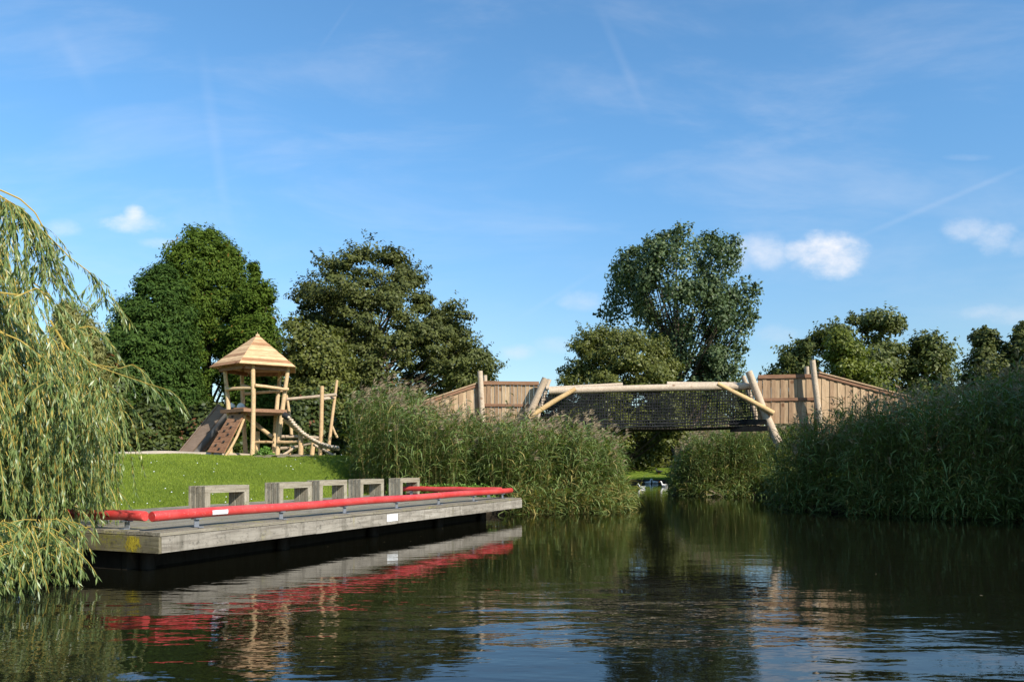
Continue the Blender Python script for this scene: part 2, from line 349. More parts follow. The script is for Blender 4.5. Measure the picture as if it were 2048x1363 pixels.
def water_mat():
    m, k = new_mat('pond_water'); g = k.n('ShaderNodeNewGeometry').outputs['Position']
    sep = k.n('ShaderNodeSeparateXYZ'); k.link(g, sep.inputs[0])
    near = k.ss(sep.outputs[1], 11.0, 7.2)
    patch = k.ss(k.noise(k.mapped(g, (.10, .34, 1), loc=(.2, .45, 0)), 1.0, 3.0, .6), .34, .62)
    patch = k.m('MULTIPLY', patch, k.m('MULTIPLY_ADD', near, .85, .15))
    w1 = k.noise(k.mapped(g, (.50, 1.45, 1), rot=(0, 0, R(6))), 1.5, 2.0, .45, .5)
    w2 = k.noise(k.mapped(g, (1.0, 2.2, 1), rot=(0, 0, R(-11))), 4.2, 2.0, .5, .3)
    w3 = k.noise(k.mapped(g, (1.0, 1.5, 1)), 14.0, 2.0, .5)
    h = k.m('ADD', k.m('MULTIPLY', w1, k.m('MULTIPLY_ADD', patch, .018, .0016)), k.m('MULTIPLY', w2, k.m('MULTIPLY_ADD', patch, .0036, .0008)))
    h = k.m('ADD', h, k.m('MULTIPLY', w3, .00025))
    b = k.n('ShaderNodeBsdfPrincipled'); b.inputs['Base Color'].default_value = (.006, .006, .0035, 1)
    b.inputs['Roughness'].default_value = .015; b.inputs['IOR'].default_value = 1.38
    bp = k.n('ShaderNodeBump'); bp.inputs['Strength'].default_value = 1.0; bp.inputs['Distance'].default_value = 1.0
    k.link(h, bp.inputs['Height']); k.link(bp.outputs[0], b.inputs['Normal'])
    o = k.n('ShaderNodeOutputMaterial'); k.link(b.outputs[0], o.inputs[0]); return m
def sand_mat():
    m, k = new_mat('play_sand'); g = k.n('ShaderNodeNewGeometry').outputs['Position']
    n = k.noise(g, 6, 6, .7); c = k.mix(n, (.36, .28, .20), (.58, .48, .36))
    b = k.n('ShaderNodeBsdfPrincipled'); k.link(c, b.inputs['Base Color']); b.inputs['Roughness'].default_value = .95
    o = k.n('ShaderNodeOutputMaterial'); k.link(b.outputs[0], o.inputs[0]); return m
def soil_mat():
    m, k = new_mat('bare_soil'); g = k.n('ShaderNodeNewGeometry').outputs['Position']
    n = k.noise(g, 9, 6, .7); c = k.mix(n, (.11, .085, .05), (.24, .19, .12))
    b = k.n('ShaderNodeBsdfPrincipled'); k.link(c, b.inputs['Base Color']); b.inputs['Roughness'].default_value = .95
    o = k.n('ShaderNodeOutputMaterial'); k.link(b.outputs[0], o.inputs[0]); return m

tag(grid_obj('ground', axis(-26, 26, .3, -900, 900), axis(2, 80, .3, -280, 2400), ground_h, ground_mat()), kind='structure')
tag(grid_obj('pond_water', axis(-30, 30, 2, -70, 70), axis(-20, 70, 2, -70, 80), lambda x, y: x * 0, water_mat()), kind='structure')
def sand_mask(x, y):
    e = ((x + 13.4) / 5.2) ** 2 + ((y - 31.6) / 3.5) ** 2 + .10 * np.sin(x * 1.9) + .05 * np.sin(x * 5.3 + y)
    return e < 1
def sand_h(x, y):
    e = ((x + 13.4) / 5.2) ** 2 + ((y - 31.6) / 3.5) ** 2 + .10 * np.sin(x * 1.9) + .05 * np.sin(x * 5.3 + y)
    return ground_h(x, y) + .012 + .11 * sstep((1 - e) / .22)
tag(grid_obj('sand_area', np.arange(-19, 0, .15), np.arange(27.5, 36, .15), sand_h, sand_mat(), sand_mask), kind='structure')
def soil_h(x, y): return ground_h(x, y) + .008 + .10 * np.maximum(0, 1 - (((x + 7.9) / 1.25) ** 2 + ((y - 27.35) / .36) ** 2)) ** .8 * (.55 + .45 * np.sin(x * 9) * np.sin(y * 12 + x * 5))
tag(grid_obj('bare_soil', np.arange(-10.2, -6.2, .1), np.arange(26.2, 27.8, .1), soil_h, soil_mat(),
             lambda x, y: ((x + 7.9) / 1.25) ** 2 + ((y - 27.35) / .36) ** 2 + .35 * np.sin(x * 6) * np.sin(y * 11 + x * 3) + .2 * np.sin(x * 13 + 1) < .8), kind='structure')

# ------------------------------------------------------------------ vegetation builders
def profile_tree(name, label, Y, prof, leaf, nclump, nleaf, ll, lw, csig, flat=.6, mat_trunk=None, base_y=None, cat='tree', group=None,
                 trunk_r=.22, shell=.45, up=.4, droop=0.0, limbs=14, xbase=None, depth=1.0, rag=.0, orient=0.0, sprig=.14, sdir=(0, 0, .3)):
    """a tree whose crown fills the outline (pixel rows y, left x, right x at distance Y) turned round its own axis"""
    prof = np.array(prof, float); zs = CAMH + (HZ - prof[:, 0]) / F * Y; xl = (prof[:, 1] - 1024) / F * Y; xr = (prof[:, 2] - 1024) / F * Y
    o_ = np.argsort(zs); zs, xl, xr = zs[o_], xl[o_], xr[o_]
    cx0 = (xl.mean() + xr.mean()) / 2 if xbase is None else (xbase - 1024) / F * Y
    gz = float(ground_h(np.array([cx0]), np.array([Y]))[0])
    root = thing(name, (cx0, Y, gz), label=label, cat=cat, group=group)
    grid_z = np.linspace(zs[0], zs[-1], 200); wid = np.interp(grid_z, zs, (xr - xl) / 2)
    pz = wid ** 1.3 + .05 * wid.max(); pz /= pz.sum()
    cz = rng.choice(grid_z, nclump, p=pz) + rng.normal(0, .1, nclump)
    cz = np.clip(cz, zs[0], zs[-1])
    L = np.interp(cz, zs, xl); Rr = np.interp(cz, zs, xr); mid = (L + Rr) / 2; rad = (Rr - L) / 2
    th = rng.random(nclump) * 2 * math.pi; q = np.sqrt(shell + (1 - shell) * rng.random(nclump))
    inset = np.maximum(rad - csig * .75, rad * .45)
    q = q * (1 + rag * rng.random(nclump) ** 3)
    ctr = np.stack([mid + np.cos(th) * inset * q, Y + np.sin(th) * inset * q * depth, np.minimum(cz, zs[-1] - csig * .35)], -1)
    cs = csig * (.55 + .8 * rng.random(nclump)) * np.clip(rad / (2.2 * csig), .32, 1.0)
    idx = rng.integers(0, nclump, nleaf)
    w_ = cs[idx] ; off = rng.normal(0, 1, (nleaf, 3)); off /= np.maximum(np.linalg.norm(off, axis=1, keepdims=True), 1e-6)
    off *= (rng.random(nleaf) ** .5)[:, None] * w_[:, None] * np.array([1, 1, flat]) * 1.25
    nd = 7; dirs = unit(unit(rng.normal(0, 1, (nclump, nd, 3)) * np.array([1, 1, .6])) + unit(ctr - np.array([cx0, Y, zs.mean()]))[:, None, :] * .7 + np.array(sdir))
    ns = int(nleaf * sprig); sk = rng.integers(0, nd, ns); le = (.7 + .75 * rng.random(ns)) * (.75 + .4 * rng.random((nclump, nd))[idx[:ns], sk])
    off[:ns] = dirs[idx[:ns], sk] * (w_[:ns] * le)[:, None] + rng.normal(0, .055, (ns, 3)) * (2.2 - le)[:, None]
    c = ctr[idx] + off
    c[:, 2] -= droop * np.hypot(off[:, 0], off[:, 1]) ** 2
    axis0 = np.stack([np.interp(c[:, 2], zs, (xl + xr) / 2), np.full(nleaf, Y), c[:, 2] - 1.0], -1)
    outw = unit(c - axis0)
    nr = unit(outw * .3 + unit(off) * .9 + np.array([0, 0, up]) + rng.normal(0, .55, (nleaf, 3)))
    a = rng.normal(0, 1, (nleaf, 3)) + np.array([0, 0, orient]); a = a - (a * nr).sum(1, keepdims=True) * nr
    rn = np.clip(rng.random(nleaf) * .8 + (rng.random(nclump)[idx]) * .3 - .05, 0, 1)
    b = MB(); sc = .7 + .6 * rng.random(nleaf)
    b.leaves(c - np.array([cx0, Y, gz]), a, nr, ll * sc, lw * sc, rn); b.build('crown', leaf, root)
    t = MB(); H = zs[-1] - gz; top = np.array([np.interp(zs[-1] - .12 * H, zs, (xl + xr) / 2) - cx0, 0, H * .86])
    tt = np.linspace(0, 1, 9)[:, None]; pts = tt * top + np.array([.2, .1, 0]) * np.sin(tt * 4)
    t.tube(pts, trunk_r * (1 - .9 * tt[:, 0] ** .8) + .01, 8, jit=.15)
    for i in rng.choice(nclump, min(limbs, nclump), replace=False):
        e = ctr[i] - np.array([cx0, Y, gz]); f = np.clip(e[2] / H - .22, .08, .8); s0 = f * top / 1.0
        k_ = np.linspace(0, 1, 6)[:, None]; mid_ = s0 + (e - s0) * .5 + np.array([0, 0, -.06 * H * .4])
        pp = (1 - k_) ** 2 * s0 + 2 * k_ * (1 - k_) * mid_ + k_ ** 2 * e
        t.tube(pp, np.linspace(trunk_r * .42 * (1 - f * .6), .015, 6), 6, jit=.1)
    t.build('trunk', mat_trunk or M_bark, root, True)
    return root

def reed_bed(name, label, xy, hgt, lean, K=11, cat='reeds', wind=(.6, -.15), lw=.036, ll=.64, plume=.36, dry=0.07):
    """reeds standing on the bank: a stem, K drooping leaves and for some a feathery plume, all in one object"""
    cl = np.sin(xy[:, 0] * 2.3 + 1) * np.sin(xy[:, 1] * 1.9 + .6 * xy[:, 0]) + .6 * np.sin(xy[:, 0] * 5.1 + xy[:, 1] * 3.3)
    if len(xy) > 500:
        kp_ = rng.random(len(xy)) < np.clip(.78 + .55 * cl, .16, 1); xy, hgt, cl = xy[kp_], hgt[kp_], cl[kp_]; lean = np.asarray(lean)[kp_] + np.column_stack([.05 * np.cos(cl * 5), .03 * np.sin(cl * 7)]); hgt = hgt * (1 + .06 * cl)
    N = len(xy); z0 = np.maximum(ground_h(xy[:, 0], xy[:, 1]), -.35); base = np.column_stack([xy, z0])
    lean = np.broadcast_to(lean, (N, 2)); wv = np.array(wind)
    def stem(t):   # t (N,...) -> points
        s = hgt * t; bx = lean[:, 0] * s + wv[0] * .10 * s * t; by = lean[:, 1] * s + wv[1] * .10 * s * t
        return base + np.column_stack([bx, by, s * (1 - .03 * t)])
    b = MB(); S = 5; ts = np.linspace(0, 1, S)
    ring = []
    for t in ts:
        c = stem(np.full(N, t)); r = .0050 * (1 - .55 * t)
        ring.append(np.stack([c + np.array([math.cos(g), math.sin(g), 0]) * r for g in (0.3, 2.4, 4.5)], 1))
    V = np.stack(ring, 1)                                     # N,S,3,3
    idx = np.arange(N)[:, None, None] * S * 3 + np.arange(S - 1)[None, :, None] * 3 + np.arange(3)[None, None, :]
    nx = np.arange(N)[:, None, None] * S * 3 + np.arange(S - 1)[None, :, None] * 3 + ((np.arange(3) + 1) % 3)[None, None, :]
    Q = np.stack([idx, nx, nx + 3, idx + 3], -1).reshape(-1, 4)
    rs = rng.random(N); b.add(V.reshape(-1, 3), Q, np.repeat(rs, S * 3), 1)
    M = N * K; ri = np.repeat(np.arange(N), K)
    t = np.tile((np.arange(K) + .5) / K, N) * .86 + .14 + rng.normal(0, .02, M); t = np.clip(t, .06, 1.0)
    s = hgt[ri] * t
    p0 = base[ri] + np.column_stack([lean[ri, 0] * s + wv[0] * .10 * s * t, lean[ri, 1] * s + wv[1] * .10 * s * t, s * (1 - .03 * t)])
    az = np.tile(np.arange(K) * math.pi, N) + rng.random(N)[ri] * 6.28 + rng.normal(0, .7, M)
    h = np.column_stack([np.cos(az) + wv[0], np.sin(az) + wv[1]]); h = unit(h)
    l = ll * (.55 + .75 * rng.random(M)) * (1 - .35 * np.abs(t - .6)); el0 = R(62) - rng.random(M) * .95; dr = R(12) + rng.random(M) * R(32)
    P_ = [p0]; dirs = []
    for sgm in range(3):
        e = el0 - dr * sgm; d = np.column_stack([h * np.cos(e)[:, None], np.sin(e)]); dirs.append(d); P_.append(P_[-1] + d * (l / 3)[:, None])
    side = np.column_stack([-h[:, 1], h[:, 0], rng.normal(0, .35, M)]); side = unit(side)
    ws = [.55, 1.0, .75, .06]; w = lw * (.7 + .6 * rng.random(M))
    V = np.stack([np.stack([P_[i] - side * (w * ws[i] / 2)[:, None], P_[i] + side * (w * ws[i] / 2)[:, None]], 1) for i in range(4)], 1)  # M,4,2,3
    o_ = np.arange(M)[:, None] * 8 + np.arange(3)[None, :] * 2
    Q = np.stack([o_, o_ + 1, o_ + 3, o_ + 2], -1).reshape(-1, 4)
    rn = np.clip(rng.random(M) * .55 + rng.random(N)[ri] * .4, 0, .92)
    rn = np.where(rng.random(M) < dry + .5 * np.clip(.22 - t, 0, 1) * 3, 1.0, rn)
    b.add(V.reshape(-1, 3), Q, np.repeat(rn, 8), 0)
    pl = np.where(rng.random(N) < plume)[0]; PK = 11
    if len(pl):
        ri = np.repeat(pl, PK); M = len(ri); tp = stem(np.ones(N))[ri] + np.column_stack([np.zeros((M, 2)), rng.random(M) * .22 - .02])
        a = np.column_stack([rng.normal(0, .35, M) + wv[0] * 1.2, rng.normal(0, .35, M) + wv[1], rng.random(M) * .9 - .1]); a = unit(a)
        L_ = .10 + .14 * rng.random(M)
        b.leaves(tp + a * (L_ / 2)[:, None], a, rng.normal(0, 1, (M, 3)), L_, .030, rng.random(M), 2)
    o = b.build(name, [L_reed, L_straw, L_plume])
    return tag(o, label, cat, kind='stuff')
def scatter(poly, dens):
    poly = np.array(poly, float); lo, hi = poly.min(0), poly.max(0); n = int(dens * np.prod(hi - lo))
    p = lo + rng.random((n, 2)) * (hi - lo); ins = np.zeros(n, bool)
    for (ax, ay), (bx, by) in zip(poly, np.roll(poly, -1, 0)):
        if ay != by: ins ^= ((ay > p[:, 1]) != (by > p[:, 1])) & (p[:, 0] < (bx - ax) * (p[:, 1] - ay) / (by - ay) + ax)
    return p[ins]

# ------------------------------------------------------------------ pier
RZ = math.atan2(PU[1], PU[0]); PL = 12.45; PW = 5.1; DZ = .55
AXB = ((1, 0, 0), (0, 1, 0), (0, 0, 1))
pier = thing('wooden_pier', (PIER_A[0], PIER_A[1], 0), RZ, label='long weathered grey timber pier with lichen, jutting low over the dark pond', cat='pier')
b = MB(); y = 0.0; widths = [.145] * 40
for w in widths:
    if y + w > PW: break
    x = 0.0
    while x < PL:
        L = min(random.uniform(3.2, 5.2), PL - x)
        if PL - x - L < .8: L = PL - x
        dz = random.uniform(-.004, .004)
        b.abox(x + .003, x + L - .003, y + .004, y + w - .004, DZ - .045 + dz, DZ + dz); x += L
    y += w + .004
b.build('deck', M_deck, pier)
b = MB(); x = 0.012
for L in (3.3, 2.6, 2.9, 1.75, 1.9):
    b.abox(x + .002, min(x + L, PL) - .002, -.012, .045, DZ - .275 + random.uniform(-.004, .004), DZ - .056); x += L
b.build('front_fascia', M_fascia, pier)
b = MB(); b.abox(-.035, .010, -.012, 2.6, DZ - .275, DZ - .056); b.abox(-.034, .010, 2.604, PW, DZ - .275, DZ - .056)
b.build('end_fascia', M_end, pier)
def lichen_patch():
    m, k = new_mat('yellow_lichen'); tc = k.n('ShaderNodeTexCoord').outputs['Object']
    n = k.noise(tc, 26, 5, .65); c = k.mix(n, (.20, .16, .02), (.62, .47, .02))
    b_ = k.n('ShaderNodeBsdfPrincipled'); k.link(c, b_.inputs['Base Color']); b_.inputs['Roughness'].default_value = .95
    t = k.n('ShaderNodeBsdfTransparent'); mx = k.n('ShaderNodeMixShader')
    sp = k.n('ShaderNodeSeparateXYZ'); k.link(tc, sp.inputs[0])
    a = k.m('DIVIDE', k.m('SUBTRACT', sp.outputs[1], .47), .15); b2 = k.m('DIVIDE', k.m('SUBTRACT', sp.outputs[2], .405), .155)
    e = k.m('SUBTRACT', 1.0, k.m('ADD', k.m('MULTIPLY', a, a), k.m('MULTIPLY', b2, b2)))
    f = k.ss(k.m('ADD', e, k.m('MULTIPLY', k.m('SUBTRACT', k.noise(k.mapped(tc, (1, 1, .6)), 13, 7, .75), .5), 6.0)), .0, 1.3)
    k.link(f, mx.inputs[0]); k.link(t.outputs[0], mx.inputs[1]); k.link(b_.outputs[0], mx.inputs[2])
    o = k.n('ShaderNodeOutputMaterial'); k.link(mx.outputs[0], o.inputs[0]); return m
b = MB(); b.abox(-.039, -.0355, .2, .8, DZ - .272, DZ - .058); tag(b.build('lichen_crust', lichen_patch(), pier), 'bright yellow lichen crust')
for x in (.35, 3.2, 6.0, 8.8, 11.2):
    b = MB(); b.tube([(x, .62, -1.2), (x, .62, DZ - .06)], .11, 10); b.build('pile', M_shadewood, pier, True)
b = MB(); b.abox(.12, 11.35, .76, .86, -1.2, DZ - .06); b.abox(.12, .22, .88, PW, -1.2, DZ - .06); b.build('quay_wall', M_shadewood, pier)
b = MB()
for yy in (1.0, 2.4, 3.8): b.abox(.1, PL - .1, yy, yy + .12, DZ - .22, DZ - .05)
b.build('joists', M_shadewood, pier)

def at_front(px, yl):      # distance along the pier of the point yl behind its edge seen in column px
    m_ = (px - 1024) / F; x0, y0 = PIER_A + PN * yl
    return (m_ * y0 - x0) / (PU[0] - m_ * PU[1])
PZ, PR = .757, .072
def guard_pipe(label, p, q, feet, foot_side):
    """a red tube on bent steel feet, in the pier's frame"""
    root = thing('guard_pipe', (PIER_A[0], PIER_A[1], 0), RZ, label=label, cat='railing', group='red tube railings of the pier')
    p = np.array(p); q = np.array(q); t = np.linspace(0, 1, 24)[:, None]; d = unit(q - p)
    pts = p + (q - p) * t + np.array([0, 0, 1]) * (.006 * np.sin(t * 19)) + np.array([0, .005, 0]) * np.sin(t * 11 + 1)
    ends = np.concatenate([[p - d * .0], pts[1:-1], [q]]); rad = np.full(24, PR)
    m = MB(); m.tube(np.concatenate([[p], [p + d * .012], pts[1:-1], [q - d * .012], [q]]), np.concatenate([[PR * .9], [PR], rad[1:-1], [PR], [PR * .9]]), 20)
    pipe = m.build('pipe', M_red, root, True); Lp = np.linalg.norm(q - p)
    for f in np.arange(4.1, Lp - .5, 4.0):                    # welded sleeves
        c = p + d * f; j_ = MB(); j_.tube([c - d * .02, c + d * .02], [PR + .0035, PR + .0035], 20); j_.build('sleeve', M_red, pipe)
    sd_ = np.array([-d[1], d[0], 0]) * foot_side
    for f in feet:
        c = p + d * f; k_ = MB()
        k_.box(c + np.array([0, 0, -(PZ - DZ) / 2 - PR * .3]) + sd_ * .0, (d, sd_, (0, 0, 1)), (.045, .006, (PZ - DZ - PR * .45) / 2), .5)
        k_.box(np.array([c[0], c[1], DZ + .010]) - sd_ * .045, (d, sd_, (0, 0, 1)), (.045, .050, .006), .5)
        k_.box(c + np.array([0, 0, -PR - .004]), (d, sd_, (0, 0, 1)), (.055, .05, .008), .5)
        k_.build('bracket', M_steel, root)
    return root
FY = .22
feet = [at_front(px, FY) - .06 for px in (393, 562, 689, 793, 877, 947, 1005)]
gp = guard_pipe('long red tube railing on the water edge of the pier, carrying a white label', (.06, FY, PZ), (12.22, FY, PZ), feet, 1)
b = MB(); s0, s1 = at_front(418, FY), at_front(449, FY)
th = np.linspace(R(-28), R(24), 6); V = []
for s_ in (s0, s1):
    for a in th: V.append((s_, FY - math.cos(a) * (PR + .002), PZ + math.sin(a) * (PR + .002)))
b.add(V, [(i, i + 6, i + 7, i + 1) for i in range(5)]); lab = b.build('label_sticker', M_white, gp)
b = MB()
for (f0, f1, a0, a1) in ((.12, .55, 4, 9), (.60, .92, 4, 9), (.12, .92, -12, -7)):
    V = []
    for f in (f0, f1):
        for a in (a0, a1): V.append((s0 + (s1 - s0) * f, FY - math.cos(R(a)) * (PR + .004), PZ + math.sin(R(a)) * (PR + .004)))
    b.add(V, [(0, 2, 3, 1)])
b.build('faded_lines', M_print, lab)
guard_pipe('red tube railing across the near end of the pier, half hidden by willow', (.22, .52, PZ - .012), (.22, 4.6, PZ - .012), (.35, 2.2, 3.9), -1)
guard_pipe('short red tube railing across the far end of the pier before the reeds', (12.16, .48, PZ + .01), (12.16, 3.9, PZ + .01), (.4, 1.6, 2.9), 1)
# small white notice screwed on the front board
sx0, sx1 = at_front(773, 0), at_front(794, 0)
sg = thing('notice_plate', (PIER_A[0], PIER_A[1], 0), RZ, label='small white rectangular notice plate on the front board of the pier', cat='sign')
b = MB(); b.abox(sx0, sx1, -.020, -.0125, DZ - .215, DZ - .075); b.build('plate', M_white, sg)
b = MB(); w_ = sx1 - sx0
for (f0, f1, z0, z1) in ((.12, .40, .125, .095), (.47, .90, .105, .098), (.47, .90, .130, .123), (.47, .90, .155, .148), (.12, .40, .185, .165), (.47, .90, .182, .175)):
    b.abox(sx0 + w_ * f0, sx0 + w_ * f1, -.0225, -.0205, DZ - z0, DZ - z1)
b.build('faded_print', M_print, sg)

# ------------------------------------------------------------------ benches: bundles of timber frames
def make_bench():
    root = thing('timber_bench', (0, 0, 0), RZ)
    L, W, H, T = 1.10, .39, .53, .125; n = 7; seat = MB(); l0 = MB(); l1 = MB(); pitch = W / n
    for i in range(n):
        y0 = i * pitch + .003; y1 = y0 + pitch - .008 - (.012 if i == 3 else 0); ins = .006 if i % 2 else 0.0
        seat.abox(ins, L - ins, y0, y1, H - T, H - ins)
        l0.abox(ins, T, y0, y1, 0, H - T - .002); l1.abox(L - T, L - ins, y0, y1, 0, H - T - .002)
    seat.build('seat', M_bench, root); l0.build('leg', M_benchv, root); l1.build('leg', M_benchv, root)
    return root
def copy_tree(o, parent=None):
    c = o.copy(); col.objects.link(c); c.parent = parent
    for ch in list(o.children): copy_tree(ch, c)
    return c
bench0 = make_bench()
spots = [(2.75, 1.95, 'grey timber block bench nearest the camera on the pier, beside the lawn', 0),
         (5.45, 2.58, 'second timber bench from the left on the pier, its right side against the next', R(1)),
         (7.75, 3.30, 'middle one of five timber benches on the pier, touching the bench left of it', R(-1)),
         (9.35, 3.22, 'fourth timber bench from the left on the pier, in front of the reed edge', 0),
         (11.35, 3.25, 'farthest timber bench on the pier, red tube seen through its opening', R(.8))]
for i, (a, p_, lb, dr) in enumerate(spots):
    o = bench0 if i == 0 else copy_tree(bench0)
    xy = PIER_A + PU * a + PN * p_; o.location = (xy[0], xy[1], DZ + .005); o.rotation_euler = (0, 0, RZ + dr)
    tag(o, lb, 'bench', 'square timber benches on the pier')

# ------------------------------------------------------------------ play tower
TY = 29.4; TC = np.array([(515 - 1024) / F * TY, TY]); GZ = float(ground_h(np.array([TC[0]]), np.array([TC[1]]))[0])
tower = thing('play_tower', (TC[0], TC[1], GZ), label='tall wooden play tower with a pointed five sided plank roof on the lawn', cat='play tower')
O = np.array([TC[0], TC[1], GZ])
def TP(x, y, Y): return P(x, y, Y) - O
PA = [R(-90 - 3) + i * R(72) for i in range(5)]               # front, right, back right, back left, left
def pent(r, z, off=0): return [np.array([math.cos(a) * r, math.sin(a) * r, z]) for a in PA]
ze = CAMH + 196 * 29.0 / F - GZ; za = CAMH + (930 - 669) * TY / F - GZ
posts = [((506, 728), (504, 911), 28.25), ((577, 736), (553, 907), 29.0), ((561, 742), (547, 905), 30.5), ((484, 743), (492, 908), 30.5), ((449, 735), (461, 908), 29.0)]
for (t_, b_, Yp) in posts:
    m = MB(); top = TP(*t_, Yp); bot = TP(*b_, Yp); bot[2] = -.15; top[2] = ze + .06
    m.log(bot, top, 0.088, .076, 12, .012); m.build('post', M_pale, tower, True)
roof = MB(); NB = 11; base = pent(1.70, ze); apex = np.array([0, 0, za]); base_in = pent(1.66, ze - .045)
tones = [.8, .05, .9, .75, .82, .95, .7, .12, .62, .88, .2]
for i in range(5):
    a0, a1 = base[i], base[(i + 1) % 5]; nrm = unit(np.cross(a1 - a0, apex - a0))
    for j in range(NB):
        f0, f1 = j / NB, (j + 1) / NB - .004
        if j == NB - 1: f1 = .975
        q = [a0 + (apex - a0) * f0, a1 + (apex - a1) * f0, a1 + (apex - a1) * f1, a0 + (apex - a0) * f1]
        lift = nrm * (.006 * (j % 2) + .004)
        V = [v_ + lift for v_ in q] + [v_ + lift - nrm * .03 for v_ in q]
        roof.add(V, [(0, 1, 2, 3), (7, 6, 5, 4), (0, 4, 5, 1), (1, 5, 6, 2), (2, 6, 7, 3), (3, 7, 4, 0)], float(np.clip(tones[(j * (1 + (i == 4)) + i * 3) % 11] + random.uniform(-.12, .12), 0, 1)))
rf = roof.build('roof', M_roof, tower)
m = MB(); m.tube([(0, 0, za - .06), (0, 0, za + .015)], [.085, .06], 5); m.tube([(0, 0, za), (0, 0, za + .10)], [.012, .008], 6); m.build('roof_cap', M_pale, rf)
m = MB(); ring = pent(1.36, ze - .09)
for i in range(5):
    a0, a1 = ring[i], ring[(i + 1) % 5]; d = a1 - a0; m.box((a0 + a1) / 2, (d, np.cross(d, (0, 0, 1)), (0, 0, 1)), (np.linalg.norm(d) / 2 - .05, .035, .07))
m.build('roof_beam', M_rail, tower)
zp = CAMH + 112 * 28.7 / F - GZ
m = MB(); pl = pent(1.32, zp); ctr = np.array([0, 0, zp])
V = pl + [v_ - np.array([0, 0, .12]) for v_ in pl]
m.add(V, [(0, 1, 2, 3, 4)], .5); m.add(V, [(9, 8, 7, 6, 5)], .5); m.add(V, [(i, i + 5, (i + 1) % 5 + 5, (i + 1) % 5) for i in range(5)], .6)
m.build('platform', M_rail, tower)
rails = [((510, 770), 28.2, (577, 778), 28.9), ((452, 778), 28.9, (508, 776), 28.25), ((486, 771), 30.3, (500, 774), 29.0), ((490, 787), 30.35, (566, 781), 30.35)]
for (p_, Y0, q_, Y1) in rails:
    m = MB(); m.log(TP(*p_, Y0), TP(*q_, Y1), .06, .055, 10, .01); m.build('rail', M_pale, tower, True)
# climbing wall
c00, c10, c01, c11 = TP(468, 815, 28.95), TP(495, 813, 28.5), TP(414, 903, 28.3), TP(447, 905, 27.85)
nrm = unit(np.cross(c10 - c00, c01 - c00)); nrm = nrm if nrm[1] < 0 else -nrm
cw = MB(); NBd = 9
for j in range(NBd):
    f0, f1 = j / NBd + .004, (j + 1) / NBd
    q = [c00 + (c01 - c00) * f0, c10 + (c11 - c10) * f0, c10 + (c11 - c10) * f1, c00 + (c01 - c00) * f1]
    V = q + [v_ - nrm * .045 for v_ in q]
    cw.add(V, [(0, 1, 2, 3), (7, 6, 5, 4), (0, 4, 5, 1), (1, 5, 6, 2), (2, 6, 7, 3), (3, 7, 4, 0)], random.random())
cwo = cw.build('climbing_wall', M_climb, tower)
g0 = MB(); g0.tube([(0, 0, 0), (0, 0, .03), (0, 0, .055)], [.05, .045, .02], 7, jit=.4)
grip = None; Rm = Vector(nrm).to_track_quat('Z', 'Y')
for j in range(12):
    f = .06 + j * .079; s_ = (.30, .68)[j % 2] + random.uniform(-.05, .05)
    c = (c00 + (c01 - c00) * f) * (1 - s_) + (c10 + (c11 - c10) * f) * s_ + nrm * .003
    if grip is None: grip = g0.build('grip', plain_mat('black_grip', (.015, .013, .012), .7), cwo); g = grip
    else: g = grip.copy(); col.objects.link(g); g.parent = cwo
    g.location = c; g.rotation_mode = 'QUATERNION'; g.rotation_quaternion = Rm
m = MB(); m.log(c01 - nrm * .09 + (c11 - c01) * .05 + np.array([0, 0, -.18]), c00 - nrm * .09, .05, .05); m.log(c11 * .86 + c01 * .14 - nrm * .10 + np.array([0, 0, -.18]), c10 * .86 + c00 * .14 - nrm * .10, .05, .05); m.build('climbing_wall_frame', M_pale, tower, True)
# slide: floor, two timber cheeks and a pair of steel hoods at the top
s_top = TP(452, 812, 30.5); s_bot = TP(374, 911, 30.2); s_bot[2] = .12; wd = np.array([.25, .75, 0.]); wd = unit(wd)
sl = MB(); d = unit(s_bot - s_top); up_ = unit(np.cross(wd, d)); up_ = up_ if up_[2] > 0 else -up_
mid = (s_top + s_bot) / 2; LL = np.linalg.norm(s_bot - s_top) / 2
sl.box(mid - up_ * .20, (d, wd, up_), (LL, .30, .012), .5); slo = sl.build('slide', M_slide_metal, tower)
for sg_ in (-1, 1):
    m = MB(); m.box(mid + wd * .33 * sg_ - up_ * .14, (d, wd, up_), (LL, .028, .20), .3); m.box(mid + wd * .33 * sg_ + up_ * .085, (d, wd, up_), (LL + .01, .06, .024), .8)
    m.build('cheek', M_slide, slo)
for (hx, hy, Yh, rr) in ((463, 806, 29.5, .13), (482, 808, 30.2, .16)):
    m = MB(); c = TP(hx, hy + 8, Yh); a = np.linspace(0, math.pi, 9); V = []
    for yy in (-.035, .035):
        V += [(c[0] + math.cos(t_) * rr, c[1] + yy, c[2] + math.sin(t_) * rr * 1.3) for t_ in a]
    m.add(V, [tuple(range(9))]); m.add(V, [tuple(range(17, 8, -1))]); m.add(V, [(i, i + 1, i + 10, i + 9) for i in range(8)]); m.build('slide_hood', M_slide_metal, slo)

